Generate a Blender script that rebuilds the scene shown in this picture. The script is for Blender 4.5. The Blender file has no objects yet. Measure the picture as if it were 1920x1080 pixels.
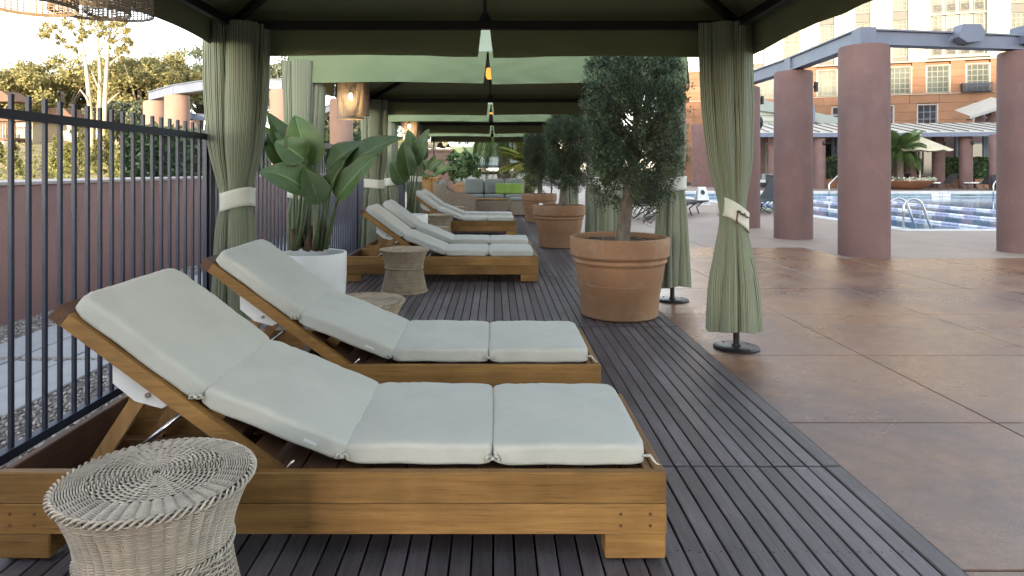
import bpy, bmesh, math, random
import numpy as np
from mathutils import Vector, Matrix

R = math.radians
sc = bpy.context.scene
COL = sc.collection
random.seed(7)
rng = np.random.default_rng(11)

# ------------------------------------------------------------------ camera
CAM_H, F, HX, HY = 1.2, 1253.0, 928.0, 318.0
cam = bpy.data.cameras.new('camera')
cam_o = bpy.data.objects.new('camera', cam)
COL.objects.link(cam_o)
cam_o.location = (0, 0, CAM_H)
cam_o.rotation_euler = (R(90), 0, 0)
cam.lens = 36 * F / 1920
cam.shift_x = (960 - HX) / 1920
cam.shift_y = -(540 - HY) / 1920
cam.clip_start = 0.05
cam.clip_end = 6000
sc.camera = cam_o

# ------------------------------------------------------------------ sky, sun, exposure
SUN_EL, SUN_AZ = 10.0, 14.0          # low sun behind the camera, shining forward and a little to the right
world = bpy.data.worlds.new('World')
sc.world = world
world.use_nodes = True
wn = world.node_tree
sky = wn.nodes.new('ShaderNodeTexSky')
sky.sky_type = 'NISHITA'
sky.sun_disc = False
sky.sun_elevation = R(SUN_EL)
sky.sun_rotation = R(180 + SUN_AZ)
sky.air_density = 1.0
sky.dust_density = 0.5
sky.ozone_density = 0.8
bg = wn.nodes['Background']
bg.inputs[1].default_value = 0.15
haze = wn.nodes.new('ShaderNodeHueSaturation')      # thin high cloud: a whiter sky all over
haze.inputs['Saturation'].default_value = 0.5
wn.links.new(sky.outputs[0], haze.inputs['Color'])
wn.links.new(haze.outputs[0], bg.inputs[0])
sun = bpy.data.lights.new('sun', 'SUN')
sun.energy = 2.0
sun.angle = R(0.6)
sun.color = (1.0, 0.80, 0.55)
sun_o = bpy.data.objects.new('sun', sun)
COL.objects.link(sun_o)
ld = Vector((math.sin(R(SUN_AZ)) * math.cos(R(SUN_EL)), math.cos(R(SUN_AZ)) * math.cos(R(SUN_EL)), -math.sin(R(SUN_EL))))
sun_o.rotation_euler = ld.to_track_quat('-Z', 'Y').to_euler()
sc.view_settings.view_transform = 'Standard'
sc.view_settings.look = 'None'
sc.view_settings.gamma = 1
sc.view_settings.exposure = 2.75
sc.cycles.max_bounces = 8
sc.cycles.diffuse_bounces = 4

# ------------------------------------------------------------------ helpers
def at(x, y, d):
    """point at depth d (metres) that the photograph shows at column x, row y"""
    return Vector(((x - HX) * d / F, d, CAM_H - (y - HY) * d / F))

class G:
    def __init__(s):
        s.v, s.f, s.uv = [], [], None
    def box(s, x0, x1, y0, y1, z0, z1):
        b = len(s.v)
        s.v += [(x0,y0,z0),(x1,y0,z0),(x1,y1,z0),(x0,y1,z0),(x0,y0,z1),(x1,y0,z1),(x1,y1,z1),(x0,y1,z1)]
        s.f += [tuple(b+i for i in q) for q in ((3,2,1,0),(4,5,6,7),(0,1,5,4),(1,2,6,5),(2,3,7,6),(3,0,4,7))]
        return s
    def bar(s, p0, p1, w, h, up=(0,0,1)):
        p0, p1 = Vector(p0), Vector(p1)
        d = (p1 - p0).normalized()
        u = Vector(up)
        sd = d.cross(u)
        if sd.length < 1e-4: sd = d.cross(Vector((1,0,0)))
        sd.normalize(); u = sd.cross(d)
        b = len(s.v)
        for p in (p0, p1):
            for a, c in ((-1,-1),(1,-1),(1,1),(-1,1)):
                s.v.append(tuple(p + sd*(a*w/2) + u*(c*h/2)))
        s.f += [tuple(b+i for i in q) for q in ((0,3,2,1),(4,5,6,7),(0,1,5,4),(1,2,6,5),(2,3,7,6),(3,0,4,7))]
        return s
    def tube(s, pts, rad, n=8, cap=True):
        pts = [Vector(p) for p in pts]
        if not hasattr(rad, '__len__'): rad = [rad]*len(pts)
        b = len(s.v); side = None
        for i, p in enumerate(pts):
            t = (pts[min(i+1, len(pts)-1)] - pts[max(i-1, 0)])
            if t.length < 1e-9: t = Vector((0,0,1))
            t.normalize()
            if side is None:
                side = t.cross(Vector((0,0,1)))
                if side.length < 1e-3: side = t.cross(Vector((1,0,0)))
            side = side - t*side.dot(t)
            side.normalize()
            u = side.cross(t)
            for k in range(n):
                a = 2*math.pi*k/n
                s.v.append(tuple(p + (side*math.cos(a) + u*math.sin(a))*rad[i]))
        for i in range(len(pts)-1):
            for k in range(n):
                s.f.append((b+i*n+k, b+i*n+(k+1) % n, b+(i+1)*n+(k+1) % n, b+(i+1)*n+k))
        if cap:
            s.f.append(tuple(b+k for k in range(n-1, -1, -1)))
            e = b+(len(pts)-1)*n
            s.f.append(tuple(e+k for k in range(n)))
        return s
    def lathe(s, prof, n=32, cx=0, cy=0, cap=True):
        b = len(s.v)
        for r, z in prof:
            for k in range(n):
                a = 2*math.pi*k/n
                s.v.append((cx+r*math.cos(a), cy+r*math.sin(a), z))
        for i in range(len(prof)-1):
            for k in range(n):
                s.f.append((b+i*n+k, b+i*n+(k+1) % n, b+(i+1)*n+(k+1) % n, b+(i+1)*n+k))
        if cap:
            s.f.append(tuple(b+k for k in range(n-1, -1, -1)))
            e = b+(len(prof)-1)*n
            s.f.append(tuple(e+k for k in range(n)))
        return s
    def quad(s, *p):
        b = len(s.v)
        s.v += [tuple(q) for q in p]
        s.f.append(tuple(range(b, b+len(p))))
        return s
    def prism(s, poly, axis, a0, a1):
        """poly of 2D points extruded along axis 0/1/2 from a0 to a1"""
        b = len(s.v); n = len(poly)
        for a in (a0, a1):
            for p, q in poly:
                s.v.append({0: (a, p, q), 1: (p, a, q), 2: (p, q, a)}[axis])
        s.f.append(tuple(b+i for i in range(n-1, -1, -1)))
        s.f.append(tuple(b+n+i for i in range(n)))
        for i in range(n):
            j = (i+1) % n
            s.f.append((b+i, b+j, b+n+j, b+n+i))
        return s

def mesh_of(name, g, mat=None, smooth=False, fix=True):
    me = bpy.data.meshes.new(name)
    me.from_pydata(g.v, [], g.f)
    if fix:
        bm = bmesh.new(); bm.from_mesh(me)
        bmesh.ops.recalc_face_normals(bm, faces=bm.faces)
        bm.to_mesh(me); bm.free()
    if mat: me.materials.append(mat)
    if smooth:
        me.polygons.foreach_set('use_smooth', [True]*len(me.polygons))
    me.update()
    return me

def smooth_by_angle(me, ang=40):
    me.polygons.foreach_set('use_smooth', [True]*len(me.polygons))
    bm = bmesh.new(); bm.from_mesh(me)
    for e in bm.edges:
        if len(e.link_faces) == 2 and e.calc_face_angle(0) > R(ang): e.smooth = False
    bm.to_mesh(me); bm.free()
    return me

def obj(name, data, parent=None, loc=(0,0,0), rot=(0,0,0), scale=None):
    o = bpy.data.objects.new(name, data)
    COL.objects.link(o)
    o.location = loc; o.rotation_euler = rot
    if scale: o.scale = scale
    if parent: o.parent = parent
    return o

def build(name, g, mat, parent=None, smooth=False, loc=(0,0,0), rot=(0,0,0), ang=None):
    me = mesh_of(name, g, mat, smooth)
    if ang: smooth_by_angle(me, ang)
    return obj(name, me, parent, loc, rot)

def tag(o, label=None, cat=None, group=None, kind=None):
    if label: o['label'] = label
    if cat: o['category'] = cat
    if group: o['group'] = group
    if kind: o['kind'] = kind
    return o

def thing(name, label, cat, loc=(0,0,0), rotz=0, group=None):
    o = obj(name, None, None, loc, (0,0,rotz))
    o.empty_display_size = 0.1
    return tag(o, label, cat, group)

def dup(root, loc, rotz=None, label=None, scale=None):
    def cp(o, par):
        c = o.copy(); COL.objects.link(c)
        if par: c.parent = par
        for ch in kids.get(o.name, ()): cp(ch, c)
        return c
    kids = {}
    def walk(o):
        kids[o.name] = list(o.children)
        for c in o.children: walk(c)
    walk(root)
    r = cp(root, None)
    r.location = loc
    if rotz is not None: r.rotation_euler = (0,0,rotz)
    if scale: r.scale = (scale,)*3
    if label: r['label'] = label
    return r

_cb = {}
def cbox(name, sx, sy, sz, c, mat):
    """chamfered box mesh centred on its own origin, shared between alike pieces"""
    key = (name, round(sx,4), round(sy,4), round(sz,4), c, mat.name)
    if key not in _cb:
        bm = bmesh.new()
        bmesh.ops.create_cube(bm, size=1)
        for v in bm.verts: v.co = Vector((v.co.x*sx, v.co.y*sy, v.co.z*sz))
        bmesh.ops.bevel(bm, geom=list(bm.edges), offset=c, segments=1, affect='EDGES')
        me = bpy.data.meshes.new(name); bm.to_mesh(me); bm.free()
        me.materials.append(mat)
        _cb[key] = me
    return _cb[key]

def cpiece(name, x0, x1, y0, y1, z0, z1, c, mat, parent=None, **k):
    me = cbox(name, x1-x0, y1-y0, z1-z0, c, mat)
    return obj(name, me, parent, ((x0+x1)/2, (y0+y1)/2, (z0+z1)/2), **k)

def np_mesh(name, V, quads, mat, smooth=False):
    me = bpy.data.meshes.new(name)
    nv, nq, k = len(V), len(quads), quads.shape[1]
    me.vertices.add(nv); me.vertices.foreach_set('co', np.asarray(V, np.float32).ravel())
    me.loops.add(nq*k); me.loops.foreach_set('vertex_index', np.asarray(quads, np.int32).ravel())
    me.polygons.add(nq)
    me.polygons.foreach_set('loop_start', np.arange(0, nq*k, k, dtype=np.int32))
    if smooth: me.polygons.foreach_set('use_smooth', np.ones(nq, bool))
    me.update(calc_edges=True)
    me.validate()
    if mat: me.materials.append(mat)
    return me

def leaf_mesh(name, C, size, mat, aspect=0.45, updir=0.0, A=None):
    """many diamond leaves at centres C (N,3)"""
    C = np.asarray(C); n = len(C)
    if A is None: A = rng.normal(size=(n,3))
    A = A + np.array([0,0,updir])
    A /= np.linalg.norm(A, axis=1)[:,None] + 1e-9
    T = rng.normal(size=(n,3))
    B = np.cross(A, T); B /= np.linalg.norm(B, axis=1)[:,None] + 1e-9
    N = np.cross(A, B)
    s = (size*(0.6+0.8*rng.random(n)))[:,None]
    a = A*s*0.5; b = B*s*0.5*aspect
    V = np.empty((n,4,3))
    V[:,0] = C-a; V[:,1] = C+b+N*s*0.06; V[:,2] = C+a; V[:,3] = C-b+N*s*0.06
    q = np.arange(n*4).reshape(n,4)
    return np_mesh(name, V.reshape(-1,3), q, mat)

def clump_points(centers, radii, per, flat=1.0):
    out = []
    for c, r in zip(centers, radii):
        m = max(4, int(per*random.uniform(.7,1.3)))
        p = rng.normal(size=(m,3))
        p /= np.linalg.norm(p, axis=1)[:,None]
        p *= (rng.random(m)**0.7*1.3)[:,None]*r
        p[:,2] *= flat
        out.append(np.asarray(c)+p)
    return np.concatenate(out)

# ------------------------------------------------------------------ materials
def nt(name):
    m = bpy.data.materials.new(name); m.use_nodes = True
    t = m.node_tree
    return m, t, t.nodes['Principled BSDF']

def N(t, typ, **k):
    n = t.nodes.new(typ)
    for a, b in k.items(): setattr(n, a, b)
    return n

def rgb(c): return (c[0], c[1], c[2], 1)

def ramp(t, fac, stops):
    r = N(t, 'ShaderNodeValToRGB')
    el = r.color_ramp.elements
    while len(el) < len(stops): el.new(0.5)
    for e, (p, c) in zip(el, stops): e.position = p; e.color = rgb(c) if hasattr(c, '__len__') else (c,c,c,1)
    t.links.new(fac, r.inputs[0])
    return r.outputs[0]

def coords(t, stretch=(1,1,1), rand=True, kind='Object'):
    tc = N(t, 'ShaderNodeTexCoord'); mp = N(t, 'ShaderNodeMapping')
    mp.inputs['Scale'].default_value = stretch
    t.links.new(tc.outputs[kind], mp.inputs[0])
    if rand:
        oi = N(t, 'ShaderNodeObjectInfo'); mu = N(t, 'ShaderNodeMath', operation='MULTIPLY')
        mu.inputs[1].default_value = 37.0
        t.links.new(oi.outputs['Random'], mu.inputs[0])
        cb = N(t, 'ShaderNodeCombineXYZ')
        for i in range(3): t.links.new(mu.outputs[0], cb.inputs[i])
        t.links.new(cb.outputs[0], mp.inputs['Location'])
    return mp.outputs[0]

def noise(t, vec, scale, detail=5, rough=.55, dist=0):
    n = N(t, 'ShaderNodeTexNoise')
    n.inputs['Scale'].default_value = scale; n.inputs['Detail'].default_value = detail
    n.inputs['Roughness'].default_value = rough; n.inputs['Distortion'].default_value = dist
    t.links.new(vec, n.inputs['Vector'])
    return n.outputs[0]

def mix(t, a, b, fac, mode='MIX'):
    m = N(t, 'ShaderNodeMix', data_type='RGBA', blend_type=mode)
    for s, v in ((6, a), (7, b), (0, fac)):
        if hasattr(v, 'is_linked') or hasattr(v, 'links'): t.links.new(v, m.inputs[s])
        elif s == 0: m.inputs[0].default_value = v
        else: m.inputs[s].default_value = rgb(v)
    return m.outputs[2]

def vary(t, col, amount, island=False):
    if island:
        src = N(t, 'ShaderNodeNewGeometry').outputs['Random Per Island']
    else:
        src = N(t, 'ShaderNodeObjectInfo').outputs['Random']
    mr = N(t, 'ShaderNodeMapRange')
    mr.inputs[3].default_value = 1-amount; mr.inputs[4].default_value = 1+amount
    t.links.new(src, mr.inputs[0])
    h = N(t, 'ShaderNodeHueSaturation')
    t.links.new(mr.outputs[0], h.inputs['Value']); t.links.new(col, h.inputs['Color'])
    return h.outputs[0]

def bump(t, p, height, strength, dist=0.01):
    b = N(t, 'ShaderNodeBump')
    b.inputs['Strength'].default_value = strength; b.inputs['Distance'].default_value = dist
    t.links.new(height, b.inputs['Height']); t.links.new(b.outputs[0], p.inputs['Normal'])

def M(name, c1, c2=None, scale=4, rough=.6, bmp=0, bscale=60, metal=0, stretch=(1,1,1), rand=0, spec=.5, transl=0, island=0, bdist=.01, lo=.35, hi=.65):
    m, t, p = nt(name)
    p.inputs['Roughness'].default_value = rough
    p.inputs['Metallic'].default_value = metal
    p.inputs['Specular IOR Level'].default_value = spec
    vec = coords(t, stretch)
    if c2 is None: c2 = tuple(x*.8 for x in c1)
    col = mix(t, c1, c2, ramp(t, noise(t, vec, scale), [(lo, 0.0), (hi, 1.0)]))
    if rand: col = vary(t, col, rand)
    if island: col = vary(t, col, island, True)
    t.links.new(col, p.inputs['Base Color'])
    if bmp: bump(t, p, noise(t, vec, bscale, 6), bmp, bdist)
    if transl:
        tr = N(t, 'ShaderNodeBsdfTranslucent'); t.links.new(col, tr.inputs[0])
        ms = N(t, 'ShaderNodeMixShader'); ms.inputs[0].default_value = transl
        t.links.new(p.outputs[0], ms.inputs[1]); t.links.new(tr.outputs[0], ms.inputs[2])
        t.links.new(ms.outputs[0], t.nodes['Material Output'].inputs[0])
    return m

def wood(name, axis, c1, c2, c3, rough=.5, rand=.15, fine=1.0, bs=.25):
    m, t, p = nt(name)
    st = [40, 40, 40]; st[axis] = 2.6
    vec = coords(t, tuple(st))
    g1 = noise(t, vec, 1.3*fine, 6, .6, .4)
    col = mix(t, c1, c2, ramp(t, g1, [(.32, 0.0), (.62, 1.0)]))
    st2 = [150, 150, 150]; st2[axis] = 5.5
    v2 = coords(t, tuple(st2))
    g2 = noise(t, v2, 1.2*fine, 3, .6)
    col = mix(t, col, c3, ramp(t, g2, [(.58, 0.0), (.75, .75)]))
    v3 = coords(t, (1,1,1))
    blot = ramp(t, noise(t, v3, 3.0, 4), [(.28, .62), (.72, 1.18)])
    col = mix(t, col, blot, 1.0, 'MULTIPLY')
    col = vary(t, col, rand)
    t.links.new(col, p.inputs['Base Color'])
    p.inputs['Roughness'].default_value = rough
    p.inputs['Specular IOR Level'].default_value = .3
    bump(t, p, g2, bs, .004)
    return m

TEAK = {0: wood('teak_along_x', 0, (.335,.185,.062), (.245,.128,.040), (.10,.048,.017)),
        1: wood('teak_along_y', 1, (.30,.165,.06), (.21,.108,.038), (.09,.043,.016)),
        2: wood('teak_along_z', 2, (.34,.195,.08), (.25,.135,.05), (.11,.055,.022))}
TEAK_DARK = wood('teak_weathered', 1, (.15,.075,.04), (.09,.045,.028), (.04,.02,.015), .55)  # two darker browns of teak for slats, inner boards, rails and plugs
TEAK_DARKX = wood('teak_dark_brown_x', 0, (.20,.10,.045), (.12,.06,.03), (.05,.025,.015), .55)
BOARD = wood('deck_wood', 1, (.126,.110,.119), (.092,.079,.087), (.050,.042,.047), .42, .30, 1.4, .35)
BOARD_EDGE = wood('deck_wood_edge', 1, (.11,.098,.10), (.08,.07,.072), (.035,.03,.032), .5, .1, 1.2, .3)
DARKGAP = M('dark_underdeck', (.015,.013,.013), rough=.9)
SCREW = M('screw_metal', (.10,.09,.085), rough=.5, metal=.6)

def weather(m, light, dark, lscale, dscale, lmax=.5, dmax=.5, stretch=(1,1,.25)):
    t = m.node_tree; p = t.nodes['Principled BSDF']
    src = p.inputs['Base Color'].links[0].from_socket
    v = coords(t, (1,1,1)); v2 = coords(t, stretch)
    c = mix(t, src, light, ramp(t, noise(t, v, lscale, 8, .7, .6), [(.52, 0.0), (.78, lmax)]))
    c = mix(t, c, dark, ramp(t, noise(t, v2, dscale, 7, .65, .3), [(.50, 0.0), (.80, dmax)]))
    t.links.new(c, p.inputs['Base Color'])

def fabric(name, c1, c2, weave=900, transl=0, rough=.9, bs=.12, scale=2.5):
    m, t, p = nt(name)
    vec = coords(t, (1,1,1))
    col = mix(t, c1, c2, ramp(t, noise(t, vec, scale, 5, .6), [(.3, 0.0), (.7, 1.0)]))
    t.links.new(col, p.inputs['Base Color'])
    p.inputs['Roughness'].default_value = rough
    p.inputs['Specular IOR Level'].default_value = .25
    p.inputs['Sheen Weight'].default_value = .15
    big = noise(t, coords(t, (1,1,1)), 6, 3)
    wv = noise(t, vec, weave, 2)
    ad = N(t, 'ShaderNodeMath', operation='MULTIPLY_ADD'); ad.inputs[1].default_value = .12
    t.links.new(wv, ad.inputs[0]); t.links.new(big, ad.inputs[2])
    bump(t, p, ad.outputs[0], bs, .02)
    if transl:
        tr = N(t, 'ShaderNodeBsdfTranslucent'); t.links.new(col, tr.inputs[0])
        ms = N(t, 'ShaderNodeMixShader'); ms.inputs[0].default_value = transl
        t.links.new(p.outputs[0], ms.inputs[1]); t.links.new(tr.outputs[0], ms.inputs[2])
        t.links.new(ms.outputs[0], t.nodes['Material Output'].inputs[0])
    return m

CUSHION = fabric('cushion_fabric', (.50,.502,.458), (.44,.445,.402))
weather(CUSHION, (.54,.55,.515), (.32,.345,.31), 3.0, 4.0, .35, .45, (1,1,1))
PIPING = fabric('cushion_seam', (.30,.32,.30), (.26,.28,.26))
CANOPY = fabric('canopy_fabric', (.188,.238,.132), (.162,.208,.115), 500, .10, .8, .1)
LINING = fabric('canopy_dark_lining', (.195,.205,.105), (.165,.172,.090), 500, .06, .9, .1)
TIEBAND = fabric('tieback_fabric', (.60,.60,.53), (.54,.54,.47))
GREYCUSH = fabric('sofa_grey_fabric', (.22,.24,.225), (.18,.20,.19))
LIMECUSH = fabric('lime_pillow_fabric', (.22,.34,.075), (.19,.30,.06))
WHITECUSH = fabric('white_pillow_fabric', (.72,.72,.70), (.66,.66,.64))

def curtain_mat():
    m, t, p = nt('striped_curtain_fabric')
    uv = N(t, 'ShaderNodeTexCoord'); sp = N(t, 'ShaderNodeSeparateXYZ')
    t.links.new(uv.outputs['UV'], sp.inputs[0])
    mu = N(t, 'ShaderNodeMath', operation='MULTIPLY'); mu.inputs[1].default_value = 1/0.030
    t.links.new(sp.outputs[0], mu.inputs[0])
    fr = N(t, 'ShaderNodeMath', operation='FRACT'); t.links.new(mu.outputs[0], fr.inputs[0])
    r = N(t, 'ShaderNodeValToRGB'); r.color_ramp.interpolation = 'CONSTANT'
    el = r.color_ramp.elements
    st = [(0, (.225,.255,.170)), (.34, (.045,.054,.034)), (.50, (.37,.36,.28)), (.66, (.045,.054,.034)), (.82, (.225,.255,.170))]
    while len(el) < len(st): el.new(.5)
    for e, (a, c) in zip(el, st): e.position = a; e.color = rgb(c)
    t.links.new(fr.outputs[0], r.inputs[0])
    t.links.new(r.outputs[0], p.inputs['Base Color'])
    p.inputs['Roughness'].default_value = .8; p.inputs['Specular IOR Level'].default_value = .2
    bump(t, p, noise(t, coords(t), 400, 2), .08, .01)
    tr = N(t, 'ShaderNodeBsdfTranslucent'); t.links.new(r.outputs[0], tr.inputs[0])
    ms = N(t, 'ShaderNodeMixShader'); ms.inputs[0].default_value = .06
    t.links.new(p.outputs[0], ms.inputs[1]); t.links.new(tr.outputs[0], ms.inputs[2])
    t.links.new(ms.outputs[0], t.nodes['Material Output'].inputs[0])
    return m
CURTAIN = curtain_mat()

BLACKMETAL = M('black_painted_metal', (.012,.011,.012), rough=.45)
FENCEPAINT = M('fence_blue_grey_paint', (.024,.031,.058), (.019,.025,.048), rough=.5, scale=8)
BEAMPAINT = M('pergola_blue_grey_paint', (.135,.155,.215), (.115,.130,.185), rough=.5, scale=3)
STUCCO = M('mauve_stucco', (.155,.090,.083), (.128,.075,.071), scale=1.6, rough=.85, bmp=.5, bscale=130, bdist=.006)
WALLSTUCCO = M('garden_wall_stucco', (.31,.175,.158), (.25,.142,.13), scale=1.3, rough=.9, bmp=.6, bscale=70, bdist=.01)
WALLCAP = M('garden_wall_cap', (.42,.36,.34), (.36,.31,.30), scale=4, rough=.85, bmp=.2)
PINKSTUCCO = M('peach_stucco', (.26,.165,.128), (.23,.145,.112), scale=1.6, rough=.85, bmp=.4, bscale=90, bdist=.006)
TERRA = M('terracotta', (.290,.158,.082), (.245,.132,.070), scale=3.5, rough=.75, bmp=.12, bscale=120, bdist=.004)
weather(TERRA, (.46,.36,.28), (.16,.085,.05), 5, 3.5, .45, .5)
weather(STUCCO, (.215,.145,.135), (.080,.052,.055), 2.2, 2.6, .45, .55)
weather(WALLSTUCCO, (.30,.20,.19), (.11,.07,.07), 1.6, 1.8, .4, .5)
SOIL = M('potting_soil', (.028,.022,.018), (.09,.07,.055), scale=60, rough=1, bmp=1, bscale=80, bdist=.03)
WHITEGLAZE = M('white_planter', (.80,.80,.79), (.74,.74,.73), scale=3, rough=.35)
WHITEPLATE = M('white_plate', (.70,.71,.72), rough=.4)
STEEL = M('polished_steel', (.62,.63,.65), rough=.22, metal=1)
BOLT = M('bolt_metal', (.35,.34,.32), rough=.4, metal=1)
WICKER_NEAR = M('pale_wicker', (.50,.445,.37), (.39,.34,.285), scale=14, rough=.55, rand=.03, island=.12)
WICKER = M('tan_wicker', (.48,.395,.285), (.36,.285,.20), scale=14, rough=.55, rand=.06, island=.12)
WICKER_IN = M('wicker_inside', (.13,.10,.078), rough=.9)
LAMPWEAVE = M('woven_lamp_wire', (.27,.235,.20), (.19,.16,.135), scale=20, rough=.6)
BARK = M('grey_bark', (.20,.165,.13), (.10,.08,.065), scale=22, rough=.95, bmp=.8, bscale=45, bdist=.02, stretch=(1,1,.35))
PALEBARK = M('pale_bark', (.46,.39,.30), (.34,.28,.21), scale=2, rough=.9, stretch=(1,1,.3))
JUNIPER = M('juniper_needles', (.088,.120,.058), (.046,.074,.044), scale=5, rough=.7, island=.6, transl=.12)
JUNIPER_DRY = M('juniper_dry_needles', (.10,.075,.05), (.07,.055,.035), scale=6, rough=.8, island=.4, transl=.1)
HEDGE = M('hedge_leaves', (.095,.150,.055), (.055,.100,.040), scale=3, rough=.5, island=.45, transl=.2)
OAKLEAF = M('sunlit_tree_leaves', (.30,.265,.105), (.20,.185,.075), scale=.25, rough=.8, island=.4, transl=.3)
OLIVELEAF = M('dull_green_tree_leaves', (.13,.145,.085), (.09,.105,.065), scale=.25, rough=.7, island=.45, transl=.2)
EUCLEAF = M('eucalyptus_leaves', (.34,.29,.11), (.25,.225,.09), scale=.5, rough=.65, island=.4, transl=.3)
SHRUBLEAF = M('yellow_green_shrub_leaves', (.19,.185,.05), (.135,.145,.04), scale=.6, rough=.7, island=.35, transl=.25)
PALMLEAF = M('palm_leaf', (.11,.165,.05), (.07,.12,.04), scale=2, rough=.5, island=.3, transl=.2)
SAGOLEAF = M('yellow_green_palm_leaf', (.25,.24,.05), (.16,.19,.04), scale=2, rough=.5, island=.3, transl=.2)
PETIOLE = M('green_stalk', (.085,.115,.045), (.06,.085,.035), scale=9, rough=.45)
DRYSTALK = M('brown_stalk_sheath', (.13,.085,.05), (.07,.05,.03), scale=18, rough=.9, stretch=(1,1,.3))
GRAVELM = M('gravel_stones', (.40,.37,.345), (.28,.25,.235), scale=5, rough=.95, island=.5)
GRAVELBED = M('gravel_bed', (.32,.295,.275), (.16,.145,.14), scale=90, rough=1, bmp=1, bscale=110, bdist=.03)
PAVER = M('concrete_paver', (.40,.40,.41), (.34,.34,.35), scale=5, rough=.9, bmp=.3, bscale=150, bdist=.004, rand=.06)
PALECONC = M('pale_concrete', (.285,.215,.172), (.235,.178,.145), scale=1.2, rough=.65, bmp=.2, bscale=80, bdist=.005, rand=.05)
COPING = M('pool_coping', (.55,.55,.54), (.48,.48,.48), scale=5, rough=.6, rand=.05)
BANKSOIL = M('dry_bank_soil', (.36,.27,.16), (.21,.185,.085), scale=.7, rough=1, bmp=.8, bscale=6, bdist=.2)
GROUND = M('plain_ground', (.13,.115,.08), (.09,.085,.05), scale=.3, rough=1)
CREAMSTONE = M('cream_stone', (.42,.38,.30), (.38,.345,.275), scale=1.1, rough=.8, rand=.05)
SALMONSTONE = M('salmon_stone', (.235,.118,.066), (.19,.096,.055), scale=.9, rough=.85, rand=.10, bmp=.2, bscale=25)
TRIMSTONE = M('pale_trim_stone', (.40,.32,.255), (.35,.28,.225), scale=2, rough=.8)
GREYPANEL = M('grey_spandrel', (.095,.092,.078), (.082,.08,.068), scale=2, rough=.6)
FRAMEPALE = M('pale_window_frame', (.20,.205,.175), (.175,.18,.155), scale=2, rough=.6)
GLASS = M('window_glass', (.10,.115,.10), (.055,.065,.055), scale=.35, rough=.08, spec=.9)
DRAPE = M('window_with_drapes', (.125,.13,.108), (.07,.078,.064), scale=.8, rough=.5, stretch=(3,3,.4), spec=.3)
DARKGLASS = M('dark_window_glass', (.03,.035,.04), (.02,.022,.028), scale=.5, rough=.06, spec=.9)
ROOFMETAL = M('pale_metal_roof', (.42,.42,.41), (.37,.37,.365), scale=.8, rough=.45, rand=.05)
DARKSLING = M('dark_sling_mesh', (.030,.028,.030), rough=.7)
UMBRELLA = fabric('cream_umbrella_fabric', (.62,.56,.40), (.56,.50,.36), 400, .2)
PLANTERWOOD = wood('planter_wood', 2, (.40,.22,.07), (.30,.15,.05), (.14,.07,.025))
AWNING = M('pale_awning', (.42,.45,.40), (.36,.39,.35), scale=1, rough=.8)
HOUSEWALL = M('cream_house_wall', (.44,.38,.30), (.39,.34,.26), scale=.7, rough=.9)
HOUSEROOF = M('brown_roof', (.16,.09,.06), (.12,.07,.05), scale=2, rough=.9)
HOUSETRIM = M('brown_timber_trim', (.13,.07,.04), rough=.8)
GREYROOF = M('grey_green_fascia', (.27,.30,.29), (.24,.27,.26), scale=1, rough=.7)
TILEBLUE = M('pool_tile', (.16,.27,.34), (.11,.20,.27), scale=4, rough=.2, rand=.2)
BOWL = M('copper_bowl', (.26,.12,.06), (.20,.09,.05), scale=2, rough=.5)

def glow(name, c, s):
    m, t, p = nt(name)
    p.inputs['Base Color'].default_value = rgb(c)
    p.inputs['Emission Color'].default_value = rgb(c); p.inputs['Emission Strength'].default_value = s
    return m
BULB = glow('lit_bulb', (1.0,.72,.36), 10)
BULB_OFF = M('unlit_bulb', (.6,.58,.52), rough=.3)
LANTERN = glow('lit_lantern_glass', (1.0,.36,.06), .28)

def water_mat():
    m, t, p = nt('pool_water')
    vec = coords(t, (1,1,1), False)
    col = mix(t, (.11,.20,.33), (.17,.27,.41), ramp(t, noise(t, vec, .35, 3), [(.35, 0.0), (.65, 1.0)]))
    t.links.new(col, p.inputs['Base Color'])
    p.inputs['Roughness'].default_value = .04; p.inputs['IOR'].default_value = 1.33
    bump(t, p, noise(t, vec, 3.2, 4, .5, .3), .12, .05)
    return m
WATER = water_mat()

def stained_concrete():
    m, t, p = nt('stained_concrete')
    vec = coords(t, (1,1,1), False, 'Object')
    geo = N(t, 'ShaderNodeNewGeometry')
    pos = geo.outputs['Position']
    n1 = noise(t, pos, .55, 6, .6, .5)
    n2 = noise(t, pos, 1.7, 7, .65, .3)
    n3 = noise(t, pos, 14, 5, .7)
    col = mix(t, (.115,.064,.050), (.225,.120,.062), ramp(t, n1, [(.33, 0.0), (.66, 1.0)]))
    col = mix(t, col, (.29,.165,.086), ramp(t, n2, [(.55, 0.0), (.75, .75)]))
    col = mix(t, col, (.048,.036,.042), ramp(t, noise(t, pos, .9, 7, .7, .8), [(.53, 0.0), (.72, .9)]))
    col = mix(t, col, ramp(t, n3, [(.3, .78), (.7, 1.15)]), 1.0, 'MULTIPLY')
    col = vary(t, col, .07)
    t.links.new(col, p.inputs['Base Color'])
    p.inputs['Specular IOR Level'].default_value = .36
    rr = ramp(t, n2, [(.3, .20), (.7, .44)])
    t.links.new(rr, p.inputs['Roughness'])
    sm = N(t, 'ShaderNodeMath', operation='MULTIPLY_ADD'); sm.inputs[1].default_value = .5
    t.links.new(noise(t, pos, 90, 5, .7), sm.inputs[0]); t.links.new(noise(t, pos, 9, 4), sm.inputs[2])
    bump(t, p, sm.outputs[0], .4, .010)
    return m
STAINED = stained_concrete()

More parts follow.
